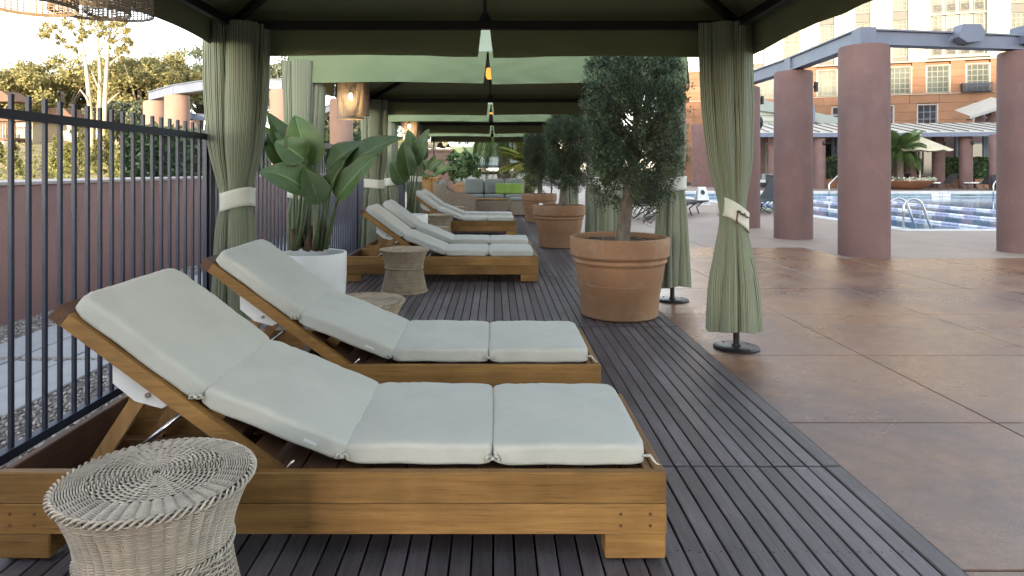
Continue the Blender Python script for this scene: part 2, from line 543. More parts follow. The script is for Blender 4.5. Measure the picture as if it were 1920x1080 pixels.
def strel_mat():
    m, t, p = nt('bird_of_paradise_leaf')
    uv = N(t, 'ShaderNodeTexCoord'); sp = N(t, 'ShaderNodeSeparateXYZ')
    t.links.new(uv.outputs['UV'], sp.inputs[0])
    # veins sweep from the midrib outward; u across (0.5 = midrib), v along
    ab = N(t, 'ShaderNodeMath', operation='ABSOLUTE'); su = N(t, 'ShaderNodeMath', operation='SUBTRACT'); su.inputs[1].default_value = .5
    t.links.new(sp.outputs[0], su.inputs[0]); t.links.new(su.outputs[0], ab.inputs[0])
    ma = N(t, 'ShaderNodeMath', operation='MULTIPLY_ADD'); ma.inputs[1].default_value = -.35
    t.links.new(ab.outputs[0], ma.inputs[0]); t.links.new(sp.outputs[1], ma.inputs[2])
    mu = N(t, 'ShaderNodeMath', operation='MULTIPLY'); mu.inputs[1].default_value = 190
    t.links.new(ma.outputs[0], mu.inputs[0])
    sn = N(t, 'ShaderNodeMath', operation='SINE'); t.links.new(mu.outputs[0], sn.inputs[0])
    vec = coords(t)
    col = mix(t, (.070,.125,.026), (.045,.088,.020), ramp(t, noise(t, vec, 5, 4), [(.35, 0.0), (.65, 1.0)]))
    rib = ramp(t, ab.outputs[0], [(.012, 1.0), (.03, 0.0)])
    col = mix(t, col, (.17,.24,.09), rib)
    edge = N(t, 'ShaderNodeMath', operation='MULTIPLY')
    t.links.new(ramp(t, ab.outputs[0], [(.40, 0.0), (.49, 1.0)]), edge.inputs[0])
    t.links.new(ramp(t, noise(t, vec, 9, 5), [(.48, 0.0), (.62, .9)]), edge.inputs[1])
    col = mix(t, col, (.17,.115,.045), edge.outputs[0])
    col = mix(t, col, (.10,.16,.05), ramp(t, sn.outputs[0], [(.70, 0.0), (1.0, .45)]))
    col = vary(t, col, .3)
    t.links.new(col, p.inputs['Base Color'])
    p.inputs['Roughness'].default_value = .36
    bump(t, p, sn.outputs[0], .35, .004)
    tr = N(t, 'ShaderNodeBsdfTranslucent'); t.links.new(col, tr.inputs[0])
    ms = N(t, 'ShaderNodeMixShader'); ms.inputs[0].default_value = .15
    t.links.new(p.outputs[0], ms.inputs[1]); t.links.new(tr.outputs[0], ms.inputs[2])
    t.links.new(ms.outputs[0], t.nodes['Material Output'].inputs[0])
    return m
STREL = strel_mat()

# ================================================================== SETTING
g = G(); S = 3000
g.quad((-S,-S,-.8),(S,-S,-.8),(S,S,-.8),(-S,S,-.8))
tag(build('ground', g, GROUND), kind='structure')

# ---- timber deck, boards laid along the row of cabanas
DECK_L, DECK_R, DECK_END = -1.93, 1.40, 21.0
deck = tag(obj('deck', mesh_of('deck', G().box(DECK_L, DECK_R-.01, -1.5, DECK_END, -.09, -.045), DARKGAP)), kind='structure')
pitch = .0667
nb = int((DECK_R-.075-DECK_L)/pitch)
segs = [(-1.4,.30), (.306,2.70), (2.708,5.10), (5.107,7.50), (7.506,DECK_END)]
xs = []
for i in range(nb):
    x1 = DECK_R-.075-i*pitch; x0 = x1-pitch+.0065
    xs.append((x0+x1)/2)
    for y0, y1 in segs:
        e = random.uniform(-.002,.002)
        dz = random.uniform(-.0012,.0008)
        cpiece('board', x0, x1, y0+.002, y1-.002, -.032+dz, dz, .0028, BOARD, deck)
for y0, y1 in segs:
    cpiece('edge_board', DECK_R-.068, DECK_R, y0+.002, y1-.002, -.05, .0015, .004, BOARD_EDGE, deck)
g = G()
for y in [.9,1.5,2.1,2.665,2.745,3.3,3.9,4.5,5.065,5.14,5.7,6.3,6.9]:
    for x in xs:
        for dx in (-.017,.017):
            g.lathe([(.0032,.0004),(.0032,.0016)], 6, x+dx+random.uniform(-.002,.002), y+random.uniform(-.006,.006))
tag(build('screw_heads', g, SCREW, deck), kind='stuff')

# ---- terrace: stained concrete slabs, paler slabs beyond, round the pool
TZ = -.012
terr = tag(obj('terrace', mesh_of('terrace', G().box(1.402, 46, -3, 13.2, -.12, -.05).box(1.402, 8.1, 13.2, 75, -.12, -.05).box(8.1,46,37.3,75,-.12,-.05).box(-7,1.402,DECK_END,75,-.12,-.05), DARKGAP)), kind='structure')
gx = [1.408,2.4,3.6,4.8,6.0,7.2,8.4,9.6,10.8]
gy = [-2.8,-1.6,-.4,.8,2.02,3.2,4.36,5.6,6.8,8.0,9.15]
for i in range(len(gx)-1):
    for j in range(len(gy)-1):
        if gy[j+1] < .5 and gx[i] > 3: continue
        cpiece('slab', gx[i]+.004, gx[i+1]-.004, gy[j]+.004, gy[j+1]-.004, -.06, TZ+random.uniform(-.001,.001), .003, STAINED, terr)
for i in range(3):
    cpiece('slab', gx[i]+.004, gx[i+1]-.004, 9.154, 10.4, -.06, TZ, .003, STAINED, terr)
def pale(x0,x1,y0,y1):
    cpiece('pale_slab', x0+.006, x1-.006, y0+.006, y1-.006, -.06, TZ-.001+random.uniform(-.001,.001), .004, PALECONC, terr)
for x0, x1, in ((1.408,3.3),(3.3,4.8)):
    pale(x0, x1, 10.4, 13.2)
for x0 in (4.8,7.2,9.6,12.0,14.4):
    pale(x0, x0+2.4, 9.15, 11.1); pale(x0, x0+2.4, 11.1, 13.2)
for y0 in np.arange(13.2, 37, 2.4):
    for x0, x1 in ((1.408,3.3),(3.3,5.7),(5.7,8.1)): pale(x0, x1, y0, y0+2.4)
for y0 in (37.3,40.3,43.3,46.3):
    for x0 in np.arange(1.41, 40, 4): pale(x0, x0+4, y0, y0+3)
for y0 in (21.0,24,27,30,33):
    for x0, x1 in ((-7,-4),(-4,-1.3),(-1.3,1.4)): pale(x0, x1, y0, y0+3)

# ---- pool
pool = tag(obj('pool_basin', mesh_of('pool_basin', G().box(8.1,34.2,13.2,37.5,-.79,-.6), TILEBLUE)), kind='structure')
POOL = (8.45, 34, 13.5, 37)
WZ = -.30
g = G(); nx, ny = 2, 2
g.quad((POOL[0],POOL[2],WZ),(POOL[1],POOL[2],WZ),(POOL[1],POOL[3],WZ),(POOL[0],POOL[3],WZ))
tag(build('pool_water', g, WATER), kind='structure')
for k in range(22):   # coping stones
    x = 8.1+k*1.18
    cpiece('coping_stone', x+.004, x+1.176, 13.2, 13.52, -.14, .004, .012, COPING, pool)
    cpiece('coping_stone', x+.004, x+1.176, 36.98, 37.3, -.14, .004, .012, COPING, pool)
for k in range(19):
    y = 13.53+k*1.234
    cpiece('coping_stone', 8.1, 8.45, y+.004, y+1.23, -.14, .004, .012, COPING, pool)
for z0, z1 in ((-.60,-.142),):
    build('pool_wall', G().box(8.05,8.46,13.2,37.3,z0,z1).box(34,34.3,13.2,37.3,z0,z1).box(8.46,34,13.1,13.5,z0,z1).box(8.46,34,37.0,37.4,z0,z1), COPING, pool)
me = cbox('wall_tile', .29, .02, .125, .004, TILEBLUE)
for k in range(84):
    obj('wall_tile', me, pool, (8.7+k*.3, 36.992, -.215))
# depth marker
dm = cpiece('depth_marker', 24.15, 25.2, 36.955, 36.978, -.285, -.148, .004, WHITEGLAZE, pool)
fc = bpy.data.curves.new('depth_number', 'FONT'); fc.body = '3 0'; fc.size = .17; fc.align_x = 'CENTER'; fc.extrude = .002
fo = obj('depth_number', fc, pool, (24.67, 36.95, -.275), (R(90),0,0)); fc.materials.append(M('number_black', (.02,.02,.02)))
cpiece('depth_bar', 25.7, 26.7, 36.962, 36.98, -.235, -.2, .004, BLACKMETAL, pool)

# ---- service strip behind the fence: gravel bed, pavers, stones
strip = tag(obj('garden_path', mesh_of('garden_path', G().box(-3.95, DECK_L-.004, -2, 40, -.12, -.03), GRAVELBED)), kind='structure')
ys = -.77
while ys < 18:
    for x0, x1 in ((-3.44,-3.09),(-3.075,-2.745),(-2.73,-2.42)):
        cpiece('paver', x0, x1, ys, ys+.94, -.05, -.012+random.uniform(-.003,.003), .006, PAVER, strip)
    ys += 1.02
n = 15000
px = np.where(rng.random(n) < .45, rng.uniform(-2.42,-1.95,n), rng.uniform(-3.86,-3.44,n))
py = 1.6+rng.random(n)**1.3*8.5
k = n//9
px[:k] = rng.uniform(-3.44,-2.42,k); py[:k] = -.77+.98+rng.integers(2,7,k)*1.02+rng.normal(0,.02,k)-1.02+1.02
rad = .006+.009*rng.random(n)
P = np.stack([px, py, -.03+rad*.35], 1)
base = np.array([[1,0,0],[0,1,0],[-1,0,0],[0,-1,0],[0,0,.75],[0,0,-.75]])
a = rng.random(n)*6.28
ca, sa = np.cos(a), np.sin(a)
V = np.empty((n,6,3)); st = .7+.6*rng.random((n,1))
V[:,:,0] = P[:,0,None]+rad[:,None]*(base[None,:,0]*ca[:,None]*st-base[None,:,1]*sa[:,None])
V[:,:,1] = P[:,1,None]+rad[:,None]*(base[None,:,0]*sa[:,None]*st+base[None,:,1]*ca[:,None])
V[:,:,2] = P[:,2,None]+rad[:,None]*base[None,:,2]
tri = np.array([[0,1,4],[1,2,4],[2,3,4],[3,0,4],[1,0,5],[2,1,5],[3,2,5],[0,3,5]])
T = (np.arange(n)[:,None,None]*6+tri[None]).reshape(-1,3)
gr = obj('gravel', np_mesh('gravel', V.reshape(-1,3), T, GRAVELM))
tag(gr, 'loose pale gravel scattered along the paver strip behind the fence', 'gravel', kind='stuff')

# ---- garden wall beyond the strip
gw = thing('garden_wall', 'low mauve stucco wall with pale cap behind the metal fence', 'wall')
pts = [(-3.95,-3),(-3.92,2),(-3.88,5),(-3.86,7),(-3.84,9),(-3.9,12),(-4.05,16),(-4.3,20)]
g = G(); gc = G()
for (xa,ya),(xb,yb) in zip(pts, pts[1:]):
    for gg, x0, x1, z0, z1 in ((g,0,-.6,-.3,1.075),(gc,.012,-.9,1.075,1.10)):
        b = len(gg.v)
        gg.v += [(xa+x0,ya,z0),(xb+x0,yb,z0),(xb+x1,yb,z0),(xa+x1,ya,z0),(xa+x0,ya,z1),(xb+x0,yb,z1),(xb+x1,yb,z1),(xa+x1,ya,z1)]
        gg.f += [tuple(b+i for i in q) for q in ((4,5,6,7),(0,1,5,4),(2,3,7,6))]
build('wall_body', g, WALLSTUCCO, gw); build('wall_cap', gc, WALLCAP, gw)

# ================================================================== FENCE
def fence(y0, y1, label, posts, skip=()):
    f = thing('metal_fence', label, 'fence', (-1.96, y0, 0), 0, 'fence panels along the deck')
    L = y1-y0
    build('rail', G().box(-.02,.02,0,L,1.405,1.442), FENCEPAINT, f)
    build('rail', G().box(-.02,.02,0,L,.035,.075), FENCEPAINT, f)
    me = cbox('picket', .018,.018,1.435,.002, FENCEPAINT)
    k = .05
    while k < L-.02:
        obj('picket', me, f, (0, k, .79)); k += .1015
    for p in posts:
        cpiece('post', -.032,.032,p-.032,p+.032,-.03,1.47,.004, FENCEPAINT, f)
    return f
fence(-1.2, 4.58, 'nearest blue-grey picket fence panel beside the front two loungers', (5.78,))
fence(4.66, 9.4, 'second blue-grey picket fence panel behind the first white planter', (4.74,))
fence(9.5, 14.3, 'third blue-grey picket fence panel beside the far white planter', (4.8,))

# ================================================================== CABANAS
PL, PR = -1.77, 1.64           # post lines
CB = 4.94                       # spacing
ZB, ZE, ZV = 2.18, 2.275, 1.98  # beam, eave, valance hem
def valance(p0, p1, out, seed, hem):
    """half panel of hanging cloth between two points at eave height, gathered creases fanning from p1's top"""
    g = G(); nx, nz = 28, 8
    p0, p1, out = Vector(p0), Vector(p1), Vector(out)
    rr = random.Random(seed)
    ph = rr.uniform(0,6)
    for j in range(nz+1):
        t = j/nz
        for i in range(nx+1):
            s = i/nx
            p = p0.lerp(p1, s)
            z = ZE + (hem-ZE)*t + .012*math.sin(s*3.14)*t
            cre = 0
            u = (1-s)
            if s > .45: cre = .011*math.sin((u*26+2.0*t*t*9)+ph)*min(1,(s-.45)*4)*t
            pull = .032*t**1.2*max(0,1-u*9)      # slit opens towards the hem
            q = p + (p0-p1).normalized()*pull + out*(.012*math.sin(s*9+ph)*t+cre+.02*t)
            g.v.append((q.x, q.y, z))
    for j in range(nz):
        for i in range(nx):
            a = j*(nx+1)+i
            g.f.append((a, a+1, a+nx+2, a+nx+1))
    return g

def cabana(k, label):
    y0 = 1.24+CB*k
    c = thing('cabana', label, 'cabana', (0, y0, 0), 0, 'cabanas in a row along the deck')
    D = 3.30
    o = .105
    L, Rr, f, b = PL-o, PR+o, -o, D+o
    cx, cy = (PL+PR)/2, D/2
    ap = Vector((cx, cy, 2.86))
    crn = [Vector((L,f,ZE)),Vector((Rr,f,ZE)),Vector((Rr,b,ZE)),Vector((L,b,ZE))]
    names = ('front','right','back','left')
    for i in range(4):
        g = G(); p, q = crn[i], crn[(i+1) % 4]
        nn = 14
        for r in range(nn+1):
            for s in range(nn+1):
                t = r/nn
                v = p.lerp(q, s/nn).lerp(ap, t)
                sag = -.045*math.sin(math.pi*t)*math.sin(math.pi*s/nn)**.6
                g.v.append((v.x, v.y, v.z+sag+.008*t))
        for r in range(nn):
            for s in range(nn):
                a = r*(nn+1)+s
                g.f.append((a,a+1,a+nn+2,a+nn+1))
        rp_ = build('roof_panel', g, CANOPY, c, True)
        g2 = G(); g2.f = g.f; g2.v = [(x_*.998+cx*.002, y_, z_-.009) for x_,y_,z_ in g.v]
        build('lining', g2, LINING, rp_, True)
    outs = [(0,-1,0),(1,0,0),(0,1,0),(-1,0,0)]
    for i in range(4):
        p, q = crn[i], crn[(i+1) % 4]
        m = (p+q)/2
        hem = 2.045 if i == 3 else ZV
        gap = (q-p).normalized()*(.022 if i == 2 else .008)
        for a, bb in ((p, m-gap),(q, m+gap)):
            gv = valance(a, bb, outs[i], k*10+i, hem+random.uniform(-.008,.008))
            va = build('valance', gv, CANOPY, c, True)
            g2 = G(); g2.f = gv.f; ou = outs[i]
            g2.v = [(x_-ou[0]*.006, y_-ou[1]*.006, z_+.001) for x_,y_,z_ in gv.v]
            build('lining', g2, LINING, va, True)
    # black frame
    for a, bb in (((PL,0,ZB),(PR,0,ZB)),((PR,0,ZB),(PR,D,ZB)),((PR,D,ZB),(PL,D,ZB)),((PL,D,ZB),(PL,0,ZB))):
        build('beam', G().bar(a, bb, .045, .055), BLACKMETAL, c)
    for p in ((PL,0),(PR,0),(PR,D),(PL,D)):
        build('hip_rafter', G().bar((p[0],p[1],ZB+.02), (ap.x,ap.y,ap.z-.06), .04, .05), BLACKMETAL, c)
    for a in ((cx,0),(PR,cy),(cx,D),(PL,cy)):
        build('rafter', G().bar((a[0],a[1],ZB+.03), (ap.x,ap.y,ap.z-.065), .022, .03), BLACKMETAL, c)
        build('gusset', G().prism([(-.045,0),(.045,0),(.011,.06),(-.011,.06)], 1, -.02,.02), BLACKMETAL, c, loc=(a[0],a[1],ZB+.028), rot=(0,0,0 if a[0] == cx else R(90)))
    for p in ((PL,0),(PR,0),(PR,D),(PL,D)):
        ps = build('post', G().lathe([(.021,-.012),(.021,ZB)], 14, p[0], p[1]), BLACKMETAL, c, ang=40)
        bz = -.012 if p[0] > 0 else .001
        build('base_plate', G().lathe([(.150,bz),(.152,bz+.010),(.145,bz+.016),(.03,bz+.018),(.03,bz+.03)], 32, p[0], p[1]), BLACKMETAL, ps, ang=40)
        gb = G()
        for q in range(4):
            gb.lathe([(.008,bz+.016),(.008,bz+.024)], 6, p[0]+.115*math.cos(q*1.57+.5), p[1]+.115*math.sin(q*1.57+.5))
        build('bolt', gb, BOLT, ps)
    return c
cabana(-1, 'unseen green cabana added behind the viewpoint to cut light from behind')  # out of view, added to hold back light from behind the camera
cabana(0, 'nearest green cabana, its dark roof spanning the top of the picture')
cabana(1, 'second green cabana, right behind the first white planter')
cabana(2, 'third green cabana, over the farthest pair of loungers')
cabana(3, 'farthest green cabana, over the wicker sofa corner')

# ---- curtains
def smoothprof(prof, z):
    zs = [p[0] for p in prof]; rs = [p[1] for p in prof]
    w = 0; acc = 0
    for dz in (-.08,-.04,0,.04,.08):
        acc += np.interp(z+dz, zs, rs)
    return acc/5
def curtain(loc, label, seed, tie_z=.95, tie_r=.105, top=.17, bot=.165, hem=.13, tilt=0.0, knot=False, fold=6, ytop=.11, sway=0):
    rr = random.Random(seed)
    c = thing('striped_curtain', label, 'curtain', loc, 0, 'striped curtains tied to the cabana posts')
    prof = [(hem,bot),(hem+.3,bot*.92),(tie_z-.16,tie_r*1.28),(tie_z-.06,tie_r*1.02),(tie_z,tie_r*.96),(tie_z+.06,tie_r*1.05),(tie_z+.35,(tie_r+top)*.56),(tie_z+.75,top*.97),(2.0,top),(2.19,top*1.02)]
    rows, cols = 44, 300
    ph = [rr.uniform(0,6.28) for _ in range(8)]
    V = []; UV = []
    for j in range(rows+1):
        z = hem+(2.185-hem)*j/rows
        r0 = smoothprof(prof, z)
        above = max(0, min(1, (z-tie_z)/.8))
        pin = math.exp(-((z-tie_z)/.10)**2)
        for i in range(cols):
            th = 2*math.pi*i/cols
            tw = .35*math.sin((z-tie_z)*1.4+ph[4])
            tq = th+.22*math.sin(2*th+ph[1]+tw)+.13*math.sin(5*th+ph[2]-z*.8)+.05*math.sin(3*th+z*2.3+ph[3])
            pl1 = abs(math.sin(fold*.5*tq*1.0+ph[0]+tw))**.55
            pl2 = abs(math.sin(fold*1.0*tq+ph[5]-tw*1.5))**.6
            f3 = math.sin(3*th+ph[2]+z)
            amp = .40*(1-.6*pin)
            r = r0*(1-amp+amp*(.80*pl1+.24*pl2)+.05*f3)
            ay = 1-.32*above
            x = r*math.cos(th)+sway*math.sin(max(0,(z-tie_z))/1.25*1.57)
            y = r*math.sin(th)*ay
            zz = z
            if j == 0: zz += .012*math.sin(3*th+ph[5])
            V.append((x, y, zz))
            UV.append((i/cols*1.55, z))
    idx = np.arange((rows+1)*cols).reshape(rows+1, cols)
    q = np.stack([idx[:-1], np.roll(idx[:-1],-1,1), np.roll(idx[1:],-1,1), idx[1:]], -1).reshape(-1,4)
    me = np_mesh('cloth', np.array(V), q, CURTAIN, True)
    ul = me.uv_layers.new(name='UVMap')
    li = np.empty(len(me.loops), np.int32); me.loops.foreach_get('vertex_index', li)
    U = np.array(UV)[li]
    fi = np.arange(len(li))//4
    last = (fi % cols) == cols-1
    wrap = last & ((li % cols) == 0)
    U[wrap,0] = 1.55
    ul.data.foreach_set('uv', U.astype(np.float32).ravel())
    obj('cloth', me, c)
    # tie band
    g = G(); n = 40; hb = .062
    for zz, k in ((-hb,1.10),(-hb*.6,1.07),(hb*.6,1.07),(hb,1.11),(hb,1.02),(-hb,1.01)):
        for i in range(n):
            th = 2*math.pi*i/n
            r = (tie_r+.006)*k*(1+.03*math.sin(5*th+ph[6]))
            x = r*math.cos(th)
            g.v.append((x+(0 if tilt == 0 else .01), r*math.sin(th), tie_z+zz+tilt*x+.008*math.sin(2*th+ph[7])))
    for j in range(6):
        for i in range(n):
            a, b2 = j*n+i, j*n+(i+1) % n
            c2, d2 = ((j+1) % 6)*n+(i+1) % n, ((j+1) % 6)*n+i
            g.f.append((a,b2,c2,d2))
    tb = build('tieback', g, TIEBAND, c, True)
    if knot:
        g = G()
        for s in range(7):
            x = .0+s*.011
            g.tube([(x-.006,-tie_r*1.17,tie_z+tilt*x+.02),(x,-tie_r*1.22,tie_z+.026+tilt*x+.008*math.sin(s*2)),(x+.008,-tie_r*1.16,tie_z+.02+tilt*x)], .0055, 6)
        g.tube([(.0,-tie_r*1.2,tie_z+.02),(-.008,-tie_r*1.22,tie_z-.03),(-.004,-tie_r*1.2,tie_z-.06)], .005, 6)
        build('cord', g, DRYSTALK, tb, True)
    # rings on the beam
    g = G()
    for s in range(7):
        a = -0.9*top+1.8*top*s/6
        g.tube([(a+.016*math.cos(t),.0,2.185+.026*math.sin(t)) for t in np.linspace(0,6.28,10)], .003, 5, False)
    build('hanging_ring', g, BLACKMETAL, c, True)
    return c
Y0, Y1 = 1.24, 4.54
curtain((1.612,4.54,0), 'striped green curtain nearest on the right, its slanted white band knotted with cord', 3, .90, .088, .192, .192, .125, -.6, True, 6, sway=-.045)
curtain((1.65,6.20,0), 'striped curtain just behind the biggest potted juniper, on its round base plate', 5, 1.07, .112, .140, .185, .13, 0.0, False, 6)
curtain((1.655,9.50,0), 'striped curtain between the first and second potted junipers', 8, 1.0, .15, .13, .19, .13, .22, False, 6)
curtain((1.655,11.14,0), 'striped curtain right behind the second potted juniper', 9, 1.02, .13, .14, .17, .13, 0)
curtain((1.655,14.44,0), 'striped curtain just in front of the farthest potted juniper', 12, 1.02, .13, .14, .17, .13, 0)
curtain((-1.76,4.54,0), 'large dark-topped striped curtain by the fence post behind the second lounger', 21, 1.0, .100, .222, .165, .1, .14, False, 6, sway=.0)
curtain((-1.77,6.16,0), 'pale striped curtain behind the nearer bird of paradise plant', 23, 1.0, .12, .20, .17, .1, 0, False, 6)
curtain((-1.72,9.50,0), 'dark striped curtain behind the third and fourth loungers', 25, 1.0, .13, .20, .22, .1, 0, False, 6)
curtain((-1.77,11.12,0), 'pale striped curtain left of the farther white planter', 27, 1.0, .13, .15, .17, .1, 0, False, 6)
curtain((-1.72,14.44,0), 'far left striped curtain next to the wooden planter box', 29, 1.0, .13, .16, .17, .1, 0, False, 6)

# ---- woven drum lamps hung in threes
def drum_mesh():
    r, h = .134, .42
    g = G(); nv, nh = 46, 40
    for i in range(nv):
        a = 2*math.pi*i/nv
        u = Vector((math.cos(a), math.sin(a), 0)); tdir = Vector((-u.y, u.x, 0))
        b = len(g.v)
        for z in (0, -h):
            for s, o in ((-.0019,.0),(.0019,.0),(.0019,.003),(-.0019,.003)):
                p = u*(r+o)+tdir*s; g.v.append((p.x,p.y,z))
        g.f += [tuple(b+k for k in q) for q in ((0,1,5,4),(1,2,6,5),(2,3,7,6),(3,0,4,7))]
    n = 46
    for j in range(nh+1):
        z = -h*j/nh; w = .0017 if 0 < j < nh else .006
        b = len(g.v)
        for i in range(n):
            a = 2*math.pi*(i+.5)/n; o = .0035 if (i+j) % 2 else -.0005
            for zz, rr2 in ((-w,r+o-.001),(-w,r+o+.0025),(w,r+o+.0025),(w,r+o-.001)):
                g.v.append((rr2*math.cos(a), rr2*math.sin(a), z+zz))
        for i in range(n):
            for q in range(4):
                g.f.append((b+i*4+q, b+i*4+(q+1) % 4, b+((i+1) % n)*4+(q+1) % 4, b+((i+1) % n)*4+q))
    return mesh_of('shade', g, LAMPWEAVE, False, False)
DRUM = drum_mesh()
g = G(); g.lathe([(.02,.03),(.022,-.02),(.005,-.03)], 10); SOCK = mesh_of('socket', g, BLACKMETAL, True)
g = G(); g.lathe([(.004,0),(.016,-.02),(.022,-.045),(.016,-.065),(.004,-.075)], 12); BULBM = mesh_of('bulb', g, BULB, True); BULBM_OFF = mesh_of('bulb', g, BULB_OFF, True)
def drum(loc, label, lit):
    x, y, zb = loc
    c = thing('drum_lamp', label, 'lamp', (x, y, zb), 0, 'woven drum lamps in the cabanas')
    obj('shade', DRUM, c, (0,0,.42))
    build('cord', G().tube([(0,0,.30),(0,0,ZB-zb+.15)], .004, 6), BLACKMETAL, c)
    build('spider', G().bar((-.134,0,.41),(.134,0,.41),.006,.006).bar((0,-.134,.41),(0,.134,.41),.006,.006), BLACKMETAL, c)
    obj('socket', SOCK, c, (0,0,.30)); obj('bulb', BULBM if lit else BULBM_OFF, c, (0,0,.28))
    if lit:
        l = bpy.data.lights.new('bulb_light', 'POINT'); l.energy = lit; l.color = (1,.66,.32); l.shadow_soft_size = .03
        obj('bulb_light', l, c, (0,0,.17))
where = ('in the nearest cabana', 'in the second cabana', 'in the third cabana')
for k in range(3):
    for (x,y,zb), nm in (((-1.55,2.23,1.745),'front'),((-1.55,2.56,1.805),'middle'),((-1.68,2.99,1.895),'rear')):
        drum((x, y+CB*k, zb), 'brown woven drum lamp, %s of three hung %s' % (nm, where[k]), 1.2 if nm == 'front' else 0)

# ---- small lantern hung at the middle of each cabana behind
for k, nm in ((1,'second'),(2,'third'),(3,'farthest')):
    c = thing('hanging_lantern', 'small orange lit lantern hanging inside the %s cabana' % nm, 'lantern', (-.065, 1.24+CB*k+1.65, 2.26), 0, 'orange lanterns under the cabana peaks')
    build('glass', G().lathe([(.025,0),(.042,.03),(.042,.09),(.03,.13)], 14), LANTERN, c, True)
    build('cap', G().lathe([(.05,.13),(.04,.16),(.012,.19)], 14), BLACKMETAL, c, True)
    build('chain', G().tube([(0,0,.18),(0,0,.56)], .004, 6), BLACKMETAL, c)

# ================================================================== LOUNGERS
def pad_mesh(L, W, T, name):
    n1, n2 = 22, 26
    bm = bmesh.new()
    bmesh.ops.create_cube(bm, size=2)
    bmesh.ops.subdivide_edges(bm, edges=list(bm.edges), cuts=27, use_grid_fill=True)
    hx, hy, hz = L/2, W/2, T/2
    r = hz*.46
    for v in bm.verts:
        p = v.co.copy()
        # push grid lines towards the rounded rim
        q = [math.copysign(1-(1-abs(c))**1.35, c) for c in p]
        x, y, z = q[0]*hx, q[1]*hy, q[2]*hz
        ix, iy, iz = hx-r, hy-r, hz-r
        cx, cy, cz = max(-ix,min(ix,x)), max(-iy,min(iy,y)), max(-iz,min(iz,z))
        d = Vector((x-cx, y-cy, z-cz))
        if d.length > 1e-6: d = d.normalized()*r
        w = Vector((cx,cy,cz))+d
        u, vv = w.x/hx, w.y/hy
        puff = max(0,(1-u*u))*max(0,(1-vv*vv))
        if w.z > 0: w.z += .007*puff**.45
        cor = max(0,abs(u)-.8)/.2*max(0,abs(vv)-.8)/.2
        w.x *= 1-.03*cor; w.y *= 1-.03*cor; w.z *= 1-.22*cor
        w.z += .0014*math.sin(7*u+3*vv)*(1-puff)
        pk_ = max(0,abs(u)-.80)/.20
        w.z += .0018*pk_*math.sin(31*vv+6*math.sin(5*vv+2*u))*(1 if w.z > 0 else 0)
        pk_ = max(0,abs(vv)-.84)/.16
        w.z += .0013*pk_*math.sin(27*u+4*math.sin(4*u+1))*(1 if w.z > 0 else 0)
        w.z += .0014*math.sin(4.3*u+1.7*vv+.6)*math.sin(2.9*vv-1.1*u)*(1 if w.z > 0 else 0)
        v.co = w
    me = bpy.data.meshes.new(name); bm.to_mesh(me); bm.free()
    me.polygons.foreach_set('use_smooth', [True]*len(me.polygons))
    me.materials.append(CUSHION)
    return me
PADW, PADT = .615, .066
CP = [(.188,.758),(.588,.462),(1.045,.276),(1.515,.270),(1.995,.270)]   # underside polyline of the cushion (x, z)

